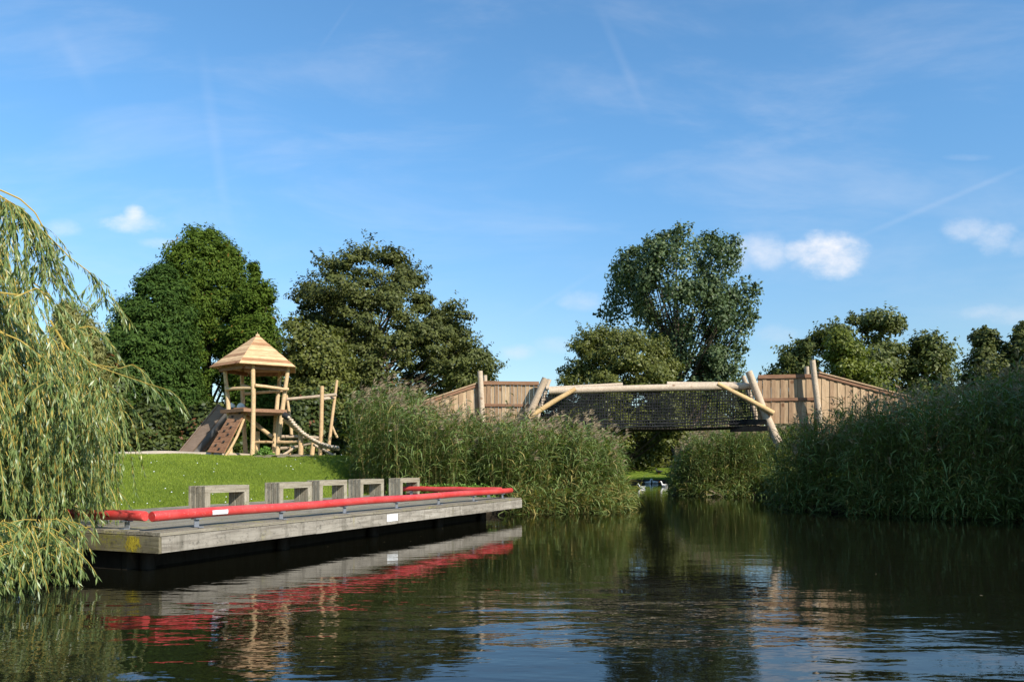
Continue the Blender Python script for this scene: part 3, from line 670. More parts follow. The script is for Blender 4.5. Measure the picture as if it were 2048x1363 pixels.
# ------------------------------------------------------------------ climbing frame beside the tower
CO = np.array([(640 - 1024) / F * 28.6, 28.6, GZ])
frame = thing('climbing_frame', CO, label='open climbing frame of two tall bare posts and a crossbeam right of the play tower', cat='climbing frame')
def CP(x, y, Y): return P(x, y, Y) - CO
def logs(root, name, rows, mat, bend=.008):
    for (p_, q_, Y0, Y1, r0, r1) in rows:
        m = MB(); m.log(P(*p_, Y0) - np.array(root.location), P(*q_, Y1) - np.array(root.location), r0, r1, 10, bend); m.build(name, mat, root, True)
logs(frame, 'post', [((644, 772), (640, 914), 28.5, 28.5, .07, .078), ((674, 760), (656, 900), 29.4, 29.2, .05, .065), ((573, 790), (583, 868), 29.6, 29.8, .05, .06)], M_pale)
logs(frame, 'crossbeam', [((574, 798), (673, 789), 29.1, 29.0, .06, .06), ((646, 797), (668, 795), 28.7, 29.3, .06, .05)], M_grey_log)
logs(frame, 'brace', [((664, 852), (674, 874), 29.4, 29.6, .045, .05)], M_pale)
logs(frame, 'rope', [((569, 866), (576, 895), 28.9, 28.9, .010, .010), ((641, 840), (630, 870), 28.5, 28.8, .006, .006), ((505, 835), (553, 833), 29.2, 29.4, .006, .006)], M_net)
walk = thing('rope_walkway', P(600, 860, 28.8), label='thick sagging knotted rope walkway sloping from the tower down to the ground', cat='rope bridge')
WO = np.array(walk.location); kp = [(577, 835), (590, 852), (606, 868), (624, 880), (642, 889), (660, 895), (678, 898)]
pts = np.array([P(x, y, 28.45 - .02 * i) for i, (x, y) in enumerate(kp)]) - WO
tt = np.linspace(0, 6, 43); cur = np.stack([np.interp(tt, range(7), pts[:, i]) for i in range(3)], -1)
m = MB(); m.tube(cur, .065, 10, .6); m.build('core_rope', M_board, walk, True)
for s_ in (-1, 1):                                            # knots wound round the rope, one row on each side
    m = MB()
    for i in range(1, 42, 2):
        c = cur[i] + np.array([0, -.085 * s_, .055]); m.tube([c - (cur[i] - cur[i - 1]) * .8, c, c + (cur[i] - cur[i - 1]) * .8], [.03, .068, .03], 6, random.random())
    m.build('knot_row', M_rope, walk, True)
m = MB(); m.tube([TP(568, 829, 28.5) + O - WO, TP(579, 836, 28.42) + O - WO], [.12, .10], 10); m.build('black_sleeve', M_net, walk, True)
trail = thing('balance_trail', P(560, 900, 29.0), label='low balance trail of short posts and joined logs behind and right of the tower', cat='balance trail')
logs(trail, 'short_post', [((601, 862), (601, 913), 28.6, 28.6, .085, .095), ((515, 862), (515, 909), 29.8, 29.8, .08, .085), ((626, 884), (624, 912), 29.6, 29.6, .08, .09), ((582, 893), (580, 912), 30.0, 30.0, .07, .08)], M_pale)
logs(trail, 'sloping_log', [((568, 838), (604, 866), 28.7, 28.6, .085, .08), ((491, 832), (545, 874), 29.6, 29.2, .085, .075)], M_pale)
logs(trail, 'low_rail', [((510, 884), (547, 884), 29.4, 29.2, .055, .055), ((556, 884), (602, 883), 28.9, 28.6, .065, .06)], M_pale)
logs(trail, 'grey_log', [((560, 873), (640, 876), 29.9, 29.7, .07, .06), ((560, 897), (624, 886), 30.2, 29.9, .07, .05), ((566, 909), (590, 894), 29.7, 29.9, .05, .05), ((628, 889), (668, 911), 29.0, 28.6, .05, .05)], M_grey_log)

# ------------------------------------------------------------------ net bridge over the channel
bridge = thing('net_bridge', P(1300, 860, 29.0), label='log footbridge with black net sides spanning the channel between the reed beds', cat='footbridge')
BO = np.array(bridge.location)
def BP(x, y, Y): return P(x, y, Y) - BO
logs(bridge, 'leaning_pole', [((1091, 756), (1040, 872), 28.5, 28.5, .125, .15), ((1497, 742), (1556, 884), 28.0, 28.0, .12, .155),
                               ((1099, 758), (1070, 850), 31.0, 31.0, .085, .10), ((1486, 752), (1515, 850), 30.4, 30.4, .09, .11)], M_grey_log)
logs(bridge, 'beam', [((1098, 782), (1512, 772), 28.8, 28.3, .13, .135)], M_grey_log, .0015)
logs(bridge, 'rear_beam', [((1092, 776), (1245, 769), 30.9, 30.9, .07, .085), ((1334, 768), (1518, 770), 30.7, 30.5, .11, .10)], M_grey_log, .003)
logs(bridge, 'brace', [((1151, 777), (1058, 834), 28.3, 28.2, .085, .10), ((1435, 767), (1547, 826), 28.0, 27.8, .075, .105)], M_brace)
def net(xa, ya, Ya, xb, yb, Yb, drop, name):
    m = MB(); p = BP(xa, ya, Ya); q = BP(xb, yb, Yb); nx, nz = 82, 13
    u = np.linspace(0, 1, nx)[:, None]; w = np.linspace(0, 1, nz)
    sag = .10 * np.sin(np.linspace(0, math.pi, nx))
    G = np.array([[p + (q - p) * u[i] + np.array([0, 0, -drop * w[j] - sag[i] * (.3 + .7 * w[j])]) for j in range(nz)] for i in range(nx)])
    G += rng.normal(0, .010, G.shape)
    for i in range(nx): m.tube(G[i], .0112 if i % 6 else .018, 4, caps=False)
    for j in range(nz): m.tube(G[:, j], .0118 if j < nz - 3 else .022, 4, caps=False)
    return m.build(name, M_net, bridge)
net(1082, 784, 28.8, 1516, 776, 28.3, 1.22, 'side_net'); net(1092, 788, 30.9, 1512, 784, 30.6, 1.30, 'side_net')
m = MB(); p0, p1 = BP(1080, 851, 28.9), BP(1520, 851, 28.4)
for i in range(54):
    f = (i + .5) / 54; c = p0 + (p1 - p0) * f + np.array([0, 1.05, -.10 * math.sin(f * math.pi)]); m.box(c, AXB, (.066, 1.02, .022))
m.build('walkway', M_shadewood, bridge)
m = MB()
for (x, y, Y0) in ((1531, 843, 27.9), (1533, 856, 27.8), (1497, 856, 28.6)): c = BP(x, y, Y0); m.box(c + np.array([-.45 if x > 1500 else .3, .5, 0]), ((.75, -.6, 0), (.6, .75, 0), (0, 0, 1)), (.7, .09, .09))
m.build('bearers', M_shadewood, bridge)

def fence(name, label, p, q, zb, board, posts=(), midrail=True, cap=False, gap=.005, raised=0.0):
    """a board fence from p to q (tops), boards reaching down to zb"""
    p = np.array(p); q = np.array(q); root = thing(name, (p[0], p[1], zb), label=label, cat='fence', group='board fences of the bridge ramps'); o0 = np.array([p[0], p[1], zb])
    p = p - o0; q = q - o0; L = math.hypot(q[0] - p[0], q[1] - p[1]); d = np.array([q[0] - p[0], q[1] - p[1], 0]) / L; nn = np.array([d[1], -d[0], 0])
    if nn[1] > 0: nn = -nn
    sl_ = (q[2] - p[2]) / L; m = MB(); s_ = 0.0; i = 0
    while s_ < L - .04:
        w = min(board * random.uniform(.85, 1.12), L - s_); zt = p[2] + sl_ * (s_ + w / 2) + (raised if i % 3 == 1 else 0) - .02
        c = p + d * (s_ + w / 2); back = .0 if i % 2 else .022
        V = []
        for (ss_, tz) in ((s_ + gap / 2, 0), (s_ + w - gap / 2, 0)):
            for dep in (-.012, .012):
                for z in (0.0 - .4, p[2] + sl_ * ss_ - .02 + (raised if i % 3 == 1 else 0)):
                    b_ = p + d * ss_; V.append((b_[0] + nn[0] * (dep - back), b_[1] + nn[1] * (dep - back), z))
        m.add(V, [(0, 2, 3, 1), (4, 5, 7, 6), (0, 1, 5, 4), (2, 6, 7, 3), (1, 3, 7, 5), (0, 4, 6, 2)], random.random()); s_ += w; i += 1
    m.build('board_panel', M_board, root)
    e = unit(q - p); hs = np.linalg.norm(q - p) / 2
    for (dz, hh) in ((.0, .065),) + (((-.82, .05),) if midrail else ()):
        m = MB(); m.box((p + q) / 2 + np.array([0, 0, dz - .06]) + nn * .040, (e, nn, np.cross(e, nn)), (hs, .022, hh)); m.build('rail', M_rail, root)
    if cap:
        m = MB(); m.box((p + q) / 2 + np.array([0, 0, .01]) + nn * .045, (e, nn, np.cross(e, nn)), (hs, .055, .022)); m.build('cap_rail', M_board, root)
    for (t_, b_, Y0, r_) in posts:
        m = MB(); m.log(P(*b_, Y0) - o0, P(*t_, Y0) - o0, r_ * 1.05, r_ * .95, 12, .006); m.build('post', M_grey_log, root, True)
    return root
fence('board_fence', 'upright board fence left of the net bridge, between tall round post and leaning pole', P(966, 762, 29.0), P(1078, 763, 28.95), 2.9, .15,
      [((960, 742), (966, 870), 28.75, .105), ((970, 750), (975, 860), 30.8, .085)])
fence('board_fence', 'board fence of the left ramp, falling away to the left into the reeds', P(964, 763, 28.95), P(800, 818, 28.3), 2.0, .15, [], False, True, .005, .03)
fence('board_fence', 'upright board fence right of the net bridge with dark middle rail', P(1516, 750, 28.15), P(1632, 748, 28.0), 3.35, .16,
      [((1625, 720), (1641, 850), 27.65, .105), ((1613, 733), (1620, 850), 29.8, .09)], True, False, .005, .03)
fence('board_fence', 'long board fence of the right ramp sloping down behind the tall reeds', P(1636, 745, 27.9), P(1900, 815, 28.6), 2.2, .16, [], False, True, .005, .035)

# ------------------------------------------------------------------ trees
RW = dict(group='feathery conifers behind the play tower', flat=.62, ll=.21, lw=.075, csig=.58, shell=.45, up=.55, limbs=16, orient=.6, sprig=.15, sdir=(0, 0, .35))
profile_tree('redwood_tree', 'tallest broad green conifer behind the play tower roof', 44, [(458, 400, 410), (468, 372, 440), (480, 352, 455), (500, 338, 478), (530, 322, 490), (570, 318, 505), (620, 316, 515), (700, 306, 520), (800, 300, 530), (890, 300, 530)], L_redwood, 420, 170000, trunk_r=.34, **RW)
profile_tree('redwood_tree', 'cone shaped conifer left of the tallest one, nearest the willow', 40, [(524, 322, 332), (545, 296, 355), (575, 272, 372), (605, 255, 385), (640, 236, 392), (680, 218, 398), (740, 214, 402), (820, 214, 405), (895, 222, 400)], L_conifer, 340, 130000, trunk_r=.28, **RW)
profile_tree('redwood_tree', 'smaller conifer to the right of the tallest one, beside the alder', 41, [(526, 500, 508), (550, 490, 522), (566, 484, 548), (590, 478, 557), (630, 470, 552), (680, 465, 560), (750, 460, 570), (850, 460, 575), (895, 465, 570)], L_redwood, 210, 85000, trunk_r=.24, **RW)
profile_tree('alder_tree', 'wide dark olive spreading tree with layered branches, left of the bridge', 46,
             [(503, 770, 812), (512, 690, 815), (524, 662, 828), (540, 630, 845), (556, 610, 852), (590, 575, 852), (605, 580, 925), (625, 588, 936), (650, 610, 946), (680, 606, 955), (702, 600, 962), (722, 592, 1000), (745, 590, 1002), (765, 600, 985), (800, 620, 920), (830, 640, 880)],
             L_alder, 320, 125000, .18, .105, .74, flat=.40, trunk_r=.38, shell=.30, up=.7, limbs=60, xbase=755, rag=.16, sprig=.2, sdir=(0, 0, .15))
profile_tree('bushy_tree', 'lower olive green bushy tree behind the play tower, right of its roof', 38, [(640, 575, 600), (660, 562, 640), (690, 556, 690), (730, 560, 705), (780, 566, 712), (840, 560, 705), (895, 570, 700)], L_olive, 120, 46000, .18, .11, .70, flat=.5, trunk_r=.16, shell=.5, limbs=14)
profile_tree('poplar_tree', 'tall airy grey green poplar rising behind the bridge beam', 60,
             [(460, 1400, 1425), (470, 1345, 1455), (490, 1300, 1462), (512, 1246, 1482), (540, 1208, 1487), (560, 1196, 1480), (582, 1202, 1472), (602, 1222, 1496), (620, 1196, 1508), (640, 1232, 1506), (665, 1258, 1495), (700, 1285, 1482), (740, 1295, 1490), (790, 1300, 1482)],
             L_poplar, 115, 54000, .21, .17, .82, flat=1.3, trunk_r=.42, shell=.22, limbs=60, xbase=1352, up=.2, rag=.15, sprig=.3, sdir=(0, 0, .9))
profile_tree('hornbeam_tree', 'low rounded olive tree left of the poplar, behind the bridge', 52, [(664, 1160, 1240), (676, 1142, 1290), (700, 1124, 1345), (722, 1122, 1362), (750, 1112, 1372), (790, 1100, 1392), (840, 1110, 1400), (890, 1130, 1390)], L_olive, 300, 95000, .18, .11, .66, flat=.55, trunk_r=.25, shell=.25, limbs=22)
profile_tree('walnut_tree', 'dark leafy tree behind the right ramp, tallest of the right group', 52, [(620, 1725, 1750), (630, 1705, 1790), (645, 1680, 1814), (660, 1632, 1810), (692, 1585, 1802), (715, 1545, 1802), (745, 1536, 1805), (790, 1550, 1800), (850, 1560, 1795), (915, 1560, 1795)], L_right, 210, 66000, .24, .13, .78, flat=.55, trunk_r=.3, shell=.4, limbs=30, rag=.12)
profile_tree('walnut_tree', 'small round dark tree above the reeds, right of the tallest right tree', 50, [(666, 1838, 1868), (680, 1822, 1888), (702, 1802, 1912), (725, 1798, 1916), (760, 1796, 1905), (830, 1800, 1900), (910, 1800, 1900)], L_right, 80, 30000, .24, .13, .80, flat=.55, trunk_r=.2, shell=.4, limbs=18)
profile_tree('oak_tree', 'brownish green tree with open branches above the far right reeds', 54, [(651, 1948, 1990), (668, 1936, 2002), (690, 1948, 2008), (714, 1918, 2020), (740, 1905, 2028), (800, 1910, 2030), (910, 1910, 2030)], L_alder, 80, 30000, .24, .14, .85, flat=.5, trunk_r=.24, shell=.3, limbs=26)
profile_tree('oak_tree', 'dark tree at the right edge of the picture above the reeds', 53, [(646, 2030, 2062), (664, 2010, 2090), (700, 2000, 2110), (750, 1996, 2120), (820, 2000, 2110), (910, 2000, 2110)], L_alder, 90, 36000, .24, .14, .85, flat=.5, trunk_r=.24, shell=.4, limbs=20)
profile_tree('yellow_green_tree', 'bright yellow green bushy tree behind the right ramp fence', 42, [(655, 1665, 1690), (675, 1654, 1708), (700, 1645, 1728), (725, 1640, 1738), (745, 1640, 1755), (775, 1645, 1780), (830, 1650, 1780), (905, 1650, 1780)], L_yellow, 90, 36000, .17, .11, .60, flat=.6, trunk_r=.14, shell=.5, limbs=12)
profile_tree('pale_willow_tree', 'small yellowish drooping tree seen between willow and conifers', 33, [(610, 130, 165), (628, 112, 185), (655, 104, 198), (700, 100, 206), (760, 96, 214), (850, 96, 214)], L_farwillow, 90, 36000, .26, .05, .50, flat=1.2, trunk_r=.14, shell=.4, limbs=18, orient=-1.4)
SH = dict(cat='shrub', group='shrubs in front of the far trees', flat=.7, shell=.45, limbs=8, trunk_r=.08)
for (Y, prof, lb, n) in [
    (35, [(690, 195, 225), (730, 180, 250), (800, 175, 265), (895, 175, 268)], 'dark shrub between the willow strands and the conifers', 20000),
    (34.5, [(800, 275, 330), (840, 258, 350), (880, 255, 370), (905, 258, 372)], 'dark shrub with reddish leaves left of the slide', 18000),
    (36, [(815, 380, 430), (850, 360, 460), (905, 360, 470)], 'dark shrub behind the slide of the play tower', 16000),
    (35, [(790, 600, 640), (830, 570, 670), (905, 560, 690)], 'leafy shrub behind the posts of the climbing frame', 18000),
    (34, [(780, 720, 830), (820, 690, 860), (890, 690, 880)], 'leafy shrub behind the left reed bed', 18000),
    (72, [(835, 1220, 1300), (850, 1190, 1340), (890, 1180, 1350), (930, 1180, 1350)], 'rounded dark shrub across the far lawn, under the left part of the net', 16000),
    (74, [(828, 1310, 1390), (850, 1280, 1420), (900, 1280, 1430), (930, 1285, 1430)], 'dark green shrub across the far lawn, under the right part of the net', 16000),
    (80, [(772, 1400, 1500), (790, 1385, 1530), (860, 1380, 1540), (930, 1380, 1545)], 'dark bush seen through the right end of the black net', 22000),
    (56, [(788, 1075, 1130), (810, 1060, 1150), (880, 1050, 1160), (925, 1050, 1160)], 'dark bush seen through the left end of the black net', 16000),
    (73, [(835, 1410, 1480), (860, 1390, 1530), (930, 1390, 1540)], 'dark shrub beyond the reed islet right of the far lawn', 14000)]:
    profile_tree('leafy_shrub', lb, Y, prof, L_dark if Y < 60 else L_olive, 50, n, .20 if Y < 60 else .3, .13 if Y < 60 else .2, .55 if Y < 60 else 1.0, **SH)
for (x, Y, y0, lb) in ((1362, 66.5, 872, 'pale bare tree trunk standing at the back of the far lawn'),):
    t = thing('pale_tree', P(x, 930, Y), label=lb, cat='tree'); m = MB(); zt = P(x, y0, Y)[2] - CAMH
    m.log((0, 0, -.3), (.1, 0, zt), .30, .2, 10, .01); m.log((.05, 0, zt * .9), (.9, .2, zt + 2), .14, .06); m.log((.05, 0, zt * .9), (-.6, -.2, zt + 2.4), .14, .05); m.build('trunk', M_palebark, t, True)
    n_ = 9000; c = rng.normal(0, 1, (n_, 3)) * np.array([1.5, 1.5, .8]) + np.array([0, 0, zt + 2.6]); b = MB()
    b.leaves(c, rng.normal(0, 1, (n_, 3)), rng.normal(0, 1, (n_, 3)) + np.array([.3, -.4, .8]), .26, .17, rng.random(n_)); b.build('crown', L_olive, t)
# far belt of woodland behind everything
n_ = 120000; xx = rng.uniform(-150, 150, n_); hh = 5.5 + 2.0 * np.sin(xx * .13) + 1.4 * np.sin(xx * .37 + 2) + .8 * np.sin(xx * 1.1)
yy = 98 + rng.uniform(0, 1, n_) ** 2 * 9 + 3 * np.sin(xx * .2); zz = .8 + hh * rng.random(n_) ** .7
b = MB(); b.leaves(np.column_stack([xx, yy, zz]), rng.normal(0, 1, (n_, 3)), rng.normal(0, .6, (n_, 3)) + np.array([.2, -.6, .5]), .85, .6, rng.random(n_))
tag(b.build('far_woods', L_alder), 'low dark belt of far woodland closing the park', 'woodland', kind='stuff')
# trees on the right bank, out of frame, that shade the reeds
def bank_tree(x, Y, h, r, lb, n_=26000):
    root = thing('bank_tree', (x, Y, 1.0), label=lb, cat='tree', group='trees on the right bank'); pass
    c = rng.normal(0, 1, (n_, 3)); c = unit(c) * (rng.random((n_, 1)) ** .4) * np.array([r, r, h * .42]) + np.array([0, 0, h * .56])
    b = MB(); b.leaves(c, rng.normal(0, 1, (n_, 3)), rng.normal(0, 1, (n_, 3)), .42, .30, rng.random(n_)); b.build('crown', L_olive, root)
    m = MB(); m.log((0, 0, -.6), (.2, 0, h * .8), .28, .06, 8); m.build('trunk', M_bark, root, True)
bank_tree(16.9, 18.2, 9.6, 2.5, 'leafy tree on the right bank, just beyond the right edge of the picture')
bank_tree(19.6, 15.6, 10.2, 2.9, 'second leafy tree on the right bank, farther along the path', 7500)
bank_tree(22.0, 12.0, 11.0, 3.2, 'third leafy tree on the right bank, tallest of the row', 8000)
bank_tree(21.5, 18.5, 10.4, 2.8, 'leafy tree behind the row on the right bank', 15000)

# ------------------------------------------------------------------ big willow at the left
WC = np.array([-9.4, 10.3]); WZ = .5
willow = thing('weeping_willow', (WC[0], WC[1], WZ), label='large weeping willow with yellow twigs hanging over the pier and the water', cat='tree')
ro = np.array([WC[0], WC[1], WZ])
m = MB(); m.log((0, 0, -.6), (.2, -.1, 3.2), .42, .28, 12, .02)
def dome(r): return np.interp(r, [0, 1.4, 2.0, 2.25, 2.45, 2.58, 2.85, 3.1, 3.45, 3.72, 3.85], [6.5, 6.2, 5.6, 5.2, 4.65, 3.8, 3.5, 3.3, 2.85, 2.45, 1.95])
tips = []
for i in range(34):
    az = rng.uniform(-2.6, 1.5) if i < 24 else rng.uniform(1.5, 3.6); r = rng.uniform(1.4, 2.5); zt = dome(r) - WZ - .05
    e = np.array([math.cos(az) * r, math.sin(az) * r, zt]); s0 = np.array([.15, -.1, rng.uniform(2.2, 3.1)])
    k_ = np.linspace(0, 1, 8)[:, None]; mid = s0 * .5 + e * .5 + np.array([0, 0, .35]); mid[:2] *= .75
    m.tube((1 - k_) ** 2 * s0 + 2 * k_ * (1 - k_) * mid + k_ ** 2 * e, np.linspace(.10, .014, 8), 6, jit=.1)
m.build('trunk', M_bark, willow, True)
def strand(p, hd, length, drop0, step=.12):
    """twig that leaves p along hd, then hangs"""
    n = max(4, int(length / step)); d = unit(np.array([hd[0], hd[1], drop0])); pts = [np.array(p)]
    sway = rng.normal(0, .035, 2)
    for i in range(n):
        d = unit(d + np.array([sway[0], sway[1], -.30]) * (1.0 if i < 8 else .6) + rng.normal(0, .05, 3)); d[:2] *= .97
        q = pts[-1] + d * step
        if q[2] < .02: break
        pts.append(q)
    return np.array(pts)
twigs = MB(); LC, LA, LN, LL_, LW = [], [], [], [], []
def leafy(pts, dens=44, rad=.0048):
    if len(pts) < 3: return
    twigs.tube(pts - ro, np.linspace(rad, rad * .4, len(pts)), 3, caps=False)
    seg = np.linalg.norm(np.diff(pts, axis=0), axis=1); L = seg.sum(); n = int(L * dens); cum = np.concatenate([[0], np.cumsum(seg)])
    s = rng.random(n) * L; pos = np.stack([np.interp(s, cum, pts[:, i]) for i in range(3)], -1)
    nx_ = np.stack([np.interp(np.minimum(s + .05, L), cum, pts[:, i]) for i in range(3)], -1); tan = unit(nx_ - pos + np.array([0, 0, -1e-4]))
    a = unit(tan * .9 + rng.normal(0, .34, (n, 3)) + np.array([0, 0, -.75])); l = .075 + .065 * rng.random(n)
    LC.append(pos + a * (l * .5)[:, None] - ro); LA.append(a); LN.append(rng.normal(0, 1, (n, 3))); LL_.append(l); LW.append(.011 + .009 * rng.random(n))
NS = 2350
for i in range(NS):
    az = rng.normal(-.75, 1.0) if i < NS * .85 else rng.uniform(-3.1, 3.1)
    r = 3.85 * math.sqrt(rng.uniform(.10, 1)) * rng.uniform(.90, 1.0); zt = dome(r) - abs(rng.normal(0, .28)) - (rng.uniform(0, 1.8) if rng.random() < .45 else 0)
    zt = max(zt, .6); p = np.array([WC[0] + math.cos(az) * r, WC[1] + math.sin(az) * r, zt])
    zb = rng.uniform(.0, 1.0) if r < 3.2 else rng.uniform(.55, 1.3); ln = min(max(.5, (zt - zb) * rng.uniform(.7, 1.15)), 3.6)
    leafy(strand(p, (math.cos(az + rng.normal(0, .5)), math.sin(az + rng.normal(0, .5))), ln, -.3 if i % 4 == 0 else -1.6), 66)
for i in range(260):                                          # bushy young shoots low over the water
    p = np.array([rng.uniform(-7.0, -5.15), rng.uniform(8.2, 9.7), rng.uniform(.15, .85)])
    if p[0] > -5.6 and p[2] < .3: continue
    leafy(strand(p, (rng.normal(.05, .7), rng.normal(-.1, .7)), rng.uniform(.3, .75), rng.uniform(-1.0, .4)), 66)
# the thin outlying branch against the sky and other bare arching twigs
def outlier(keys, Y, rad, kids, kl):
    k_ = np.array([P(x, y, Y + .1 * i) for i, (x, y) in enumerate(keys)]); tt = np.linspace(0, len(k_) - 1, 6 * len(k_)); c = np.stack([np.interp(tt, range(len(k_)), k_[:, j]) for j in range(3)], -1)
    twigs.tube(c - ro, np.linspace(rad, rad * .3, len(c)), 5, caps=False); leafy(c[len(c) // 3:], 55, .002)
    for j in range(kids):
        q = c[rng.integers(len(c) // 4, len(c))]; leafy(strand(q, (rng.normal(.2, .5), rng.normal(0, .5)), rng.uniform(kl * .4, kl), -.2), 55, .0025)
outlier([(0, 380), (40, 398), (70, 425), (95, 470), (140, 515), (180, 545), (205, 575), (213, 600)], 9.2, .012, 17, .30)
outlier([(-40, 360), (0, 392), (30, 410), (52, 440)], 9.0, .014, 60, 1.1)
outlier([(60, 560), (100, 590), (130, 660), (180, 652), (215, 680), (250, 730), (262, 790)], 9.4, .010, 22, .50)
outlier([(100, 640), (130, 690), (175, 735), (200, 765), (240, 800)], 9.3, .012, 34, .9)
outlier([(150, 700), (185, 728), (240, 736), (265, 728), (290, 742)], 9.3, .006, 5, .22)
outlier([(185, 728), (230, 745), (290, 765), (330, 777)], 9.2, .006, 3, .18)
outlier([(0, 585), (40, 590), (75, 575), (110, 610), (125, 650)], 8.6, .010, 14, .9)
outlier([(-10, 660), (40, 680), (90, 720), (130, 780)], 8.5, .010, 14, .9)
outlier([(60, 470), (85, 500), (100, 540), (108, 580)], 9.3, .010, 26, .6)
twigs.build('twigs', M_wtwig, willow)
b = MB(); c = np.concatenate(LC); b.leaves(c, np.concatenate(LA), np.concatenate(LN), np.concatenate(LL_), np.concatenate(LW), rng.random(len(c)))
b.build('leaves', L_willow, willow)

# ------------------------------------------------------------------ reeds
p = scatter([(-5.25, 25.2), (-3.3, 23.7), (-.4, 23.7), (1.0, 24.0), (2.6, 24.3), (3.35, 25.4), (3.5, 27.6), (2.9, 28.2), (0, 28.2), (-3, 28.6), (-5.0, 27.4)], 62)
gh = ground_h(p[:, 0], p[:, 1]); pxx = 1024 + p[:, 0] / p[:, 1] * F
topy = np.interp(pxx, [680, 705, 730, 780, 835, 870, 950, 1050, 1120, 1180, 1225, 1262], [835, 800, 783, 778, 800, 820, 836, 838, 850, 862, 892, 940]); topz = CAMH + (HZ - topy) / F * p[:, 1]
h = np.maximum(.8, topz - gh + rng.normal(-.08, .24, len(p)) - .14) ; h *= np.where(rng.random(len(p)) < .25, rng.uniform(.5, .9, len(p)), 1)
ln = np.column_stack([(p[:, 0] + .8) * .018, np.full(len(p), -.05)]) + rng.normal(0, .07, (len(p), 2))
ln[:, 1] -= np.clip((24.9 - p[:, 1]) * .16, 0, .3)
reed_bed('reed_bed', 'tall sunlit reed bed at the left bank, from the pier end to the channel', p, h, ln, K=13)
p = scatter([(-.4, 23.2), (1.5, 23.6), (3.0, 24.2), (3.7, 25.6), (3.9, 27.0), (3.1, 25.8), (2.2, 24.9), (.6, 24.3)], 90)
reed_bed('reed_fringe', 'low straw coloured reed fringe at the waterline beyond the pier', p, rng.uniform(.5, 1.3, len(p)), rng.normal(0, .22, (len(p), 2)) + np.array([.05, -.12]), K=9, plume=0, dry=.35)
p = scatter([(9.0, 27.4), (9.2, 25.2), (10.3, 23.3), (11.9, 21.9), (13.9, 20.8), (15.1, 18.5), (17, 18.5), (20, 22), (20, 26), (15, 26), (12.5, 26.8), (10.4, 27.3)], 62)
gh = ground_h(p[:, 0], p[:, 1]); pxx = 1024 + p[:, 0] / p[:, 1] * F
topy = np.interp(pxx, [1540, 1565, 1620, 1700, 1760, 1850, 1950, 2048, 2200], [890, 868, 846, 824, 808, 788, 772, 752, 745]); topz = CAMH + (HZ - topy) / F * p[:, 1]
h = np.maximum(1.0, topz - gh + rng.normal(-.08, .27, len(p)) - .14) * np.where(rng.random(len(p)) < .25, rng.uniform(.5, .9, len(p)), 1)
ln = np.column_stack([np.full(len(p), -.05), np.full(len(p), -.05)]) + rng.normal(0, .06, (len(p), 2))
reed_bed('reed_bed', 'tall dark shaded reed bed along the right bank', p, h, ln, K=12, wind=(-.25, -.2), plume=.32, dry=.03)
p = scatter([(7.6, 38.0), (8.0, 40.7), (9.8, 43), (13, 42), (13.5, 36.2), (11.2, 36.0), (9.4, 36.5)], 50)
gh = ground_h(p[:, 0], p[:, 1]); pxx = 1024 + p[:, 0] / p[:, 1] * F
topy = np.interp(pxx, [1340, 1352, 1385, 1430, 1500, 1540], [945, 915, 880, 860, 862, 858]); topz = CAMH + (HZ - topy) / F * p[:, 1]
h = np.maximum(.6, topz - gh + rng.normal(0, .2, len(p)))
reed_bed('reed_islet', 'rounded reed clump under the right end of the net bridge', p, h, rng.normal(0, .09, (len(p), 2)) + np.array([-.04, -.04]), K=12, lw=.036, ll=.6)
p = scatter([(8.9, 27.2), (9.1, 25.1), (10.2, 23.1), (11.8, 21.7), (13.8, 20.5), (15.1, 18.3), (15.8, 18.8), (14.5, 21.3), (12.3, 22.6), (10.9, 23.9), (9.7, 25.4), (9.4, 27.2)], 85)
reed_bed('bank_fringe', 'ragged low growth hanging over the waterline of the dark right bank', p, rng.uniform(.5, 1.6, len(p)), rng.normal(0, .2, (len(p), 2)) + np.array([-.10, -.10]), K=10, plume=0, dry=.08, wind=(-.3, -.3))
p = scatter([(7.6, 38.0), (9.3, 36.2), (11.2, 35.6), (12.6, 34.4), (13, 36.2), (9.8, 37.4)], 70)
reed_bed('islet_fringe', 'short rough growth along the muddy front of the reed islet', p, rng.uniform(.35, 1.0, len(p)), rng.normal(0, .2, (len(p), 2)), K=8, plume=0, dry=.15)
p = np.array([[12.35, 21.55], [12.7, 21.2], [11.15, 21.9]]); reed_bed('leaning_reeds', 'few sunlit reeds leaning out over the water before the dark right bank', p, np.array([2.0, 2.3, 1.6]), np.array([[-.06, -.04], [.04, -.06], [-.1, -.05]]), K=16, ll=.5, plume=0, dry=0)

# ------------------------------------------------------------------ lawn details
n_ = 170000; x = rng.uniform(-17, -4, n_); y = rng.uniform(14, 29, n_); al, pp = pier_local(x, y); k_ = (pp > 5.12) & (pp < 13.5) & ~sand_mask(x, y); x, y = x[k_], y[k_]; z = ground_h(x, y); n_ = len(x)
tip = np.column_stack([rng.normal(0, .02, n_), rng.normal(0, .02, n_), rng.uniform(.03, .075, n_)]); sd_ = np.column_stack([rng.normal(0, 1, (n_, 2)), np.zeros(n_)]); sd_ = unit(sd_) * .006
B_ = np.column_stack([x, y, z - .005]); V = np.stack([B_ - sd_, B_ + sd_, B_ + tip], 1); b = MB(); b.add(V.reshape(-1, 3), np.arange(n_ * 3).reshape(-1, 3), np.repeat(rng.random(n_), 3))
tag(b.build('lawn_grass', L_grass), 'short sunlit grass blades of the lawn behind the pier', 'grass', kind='stuff')
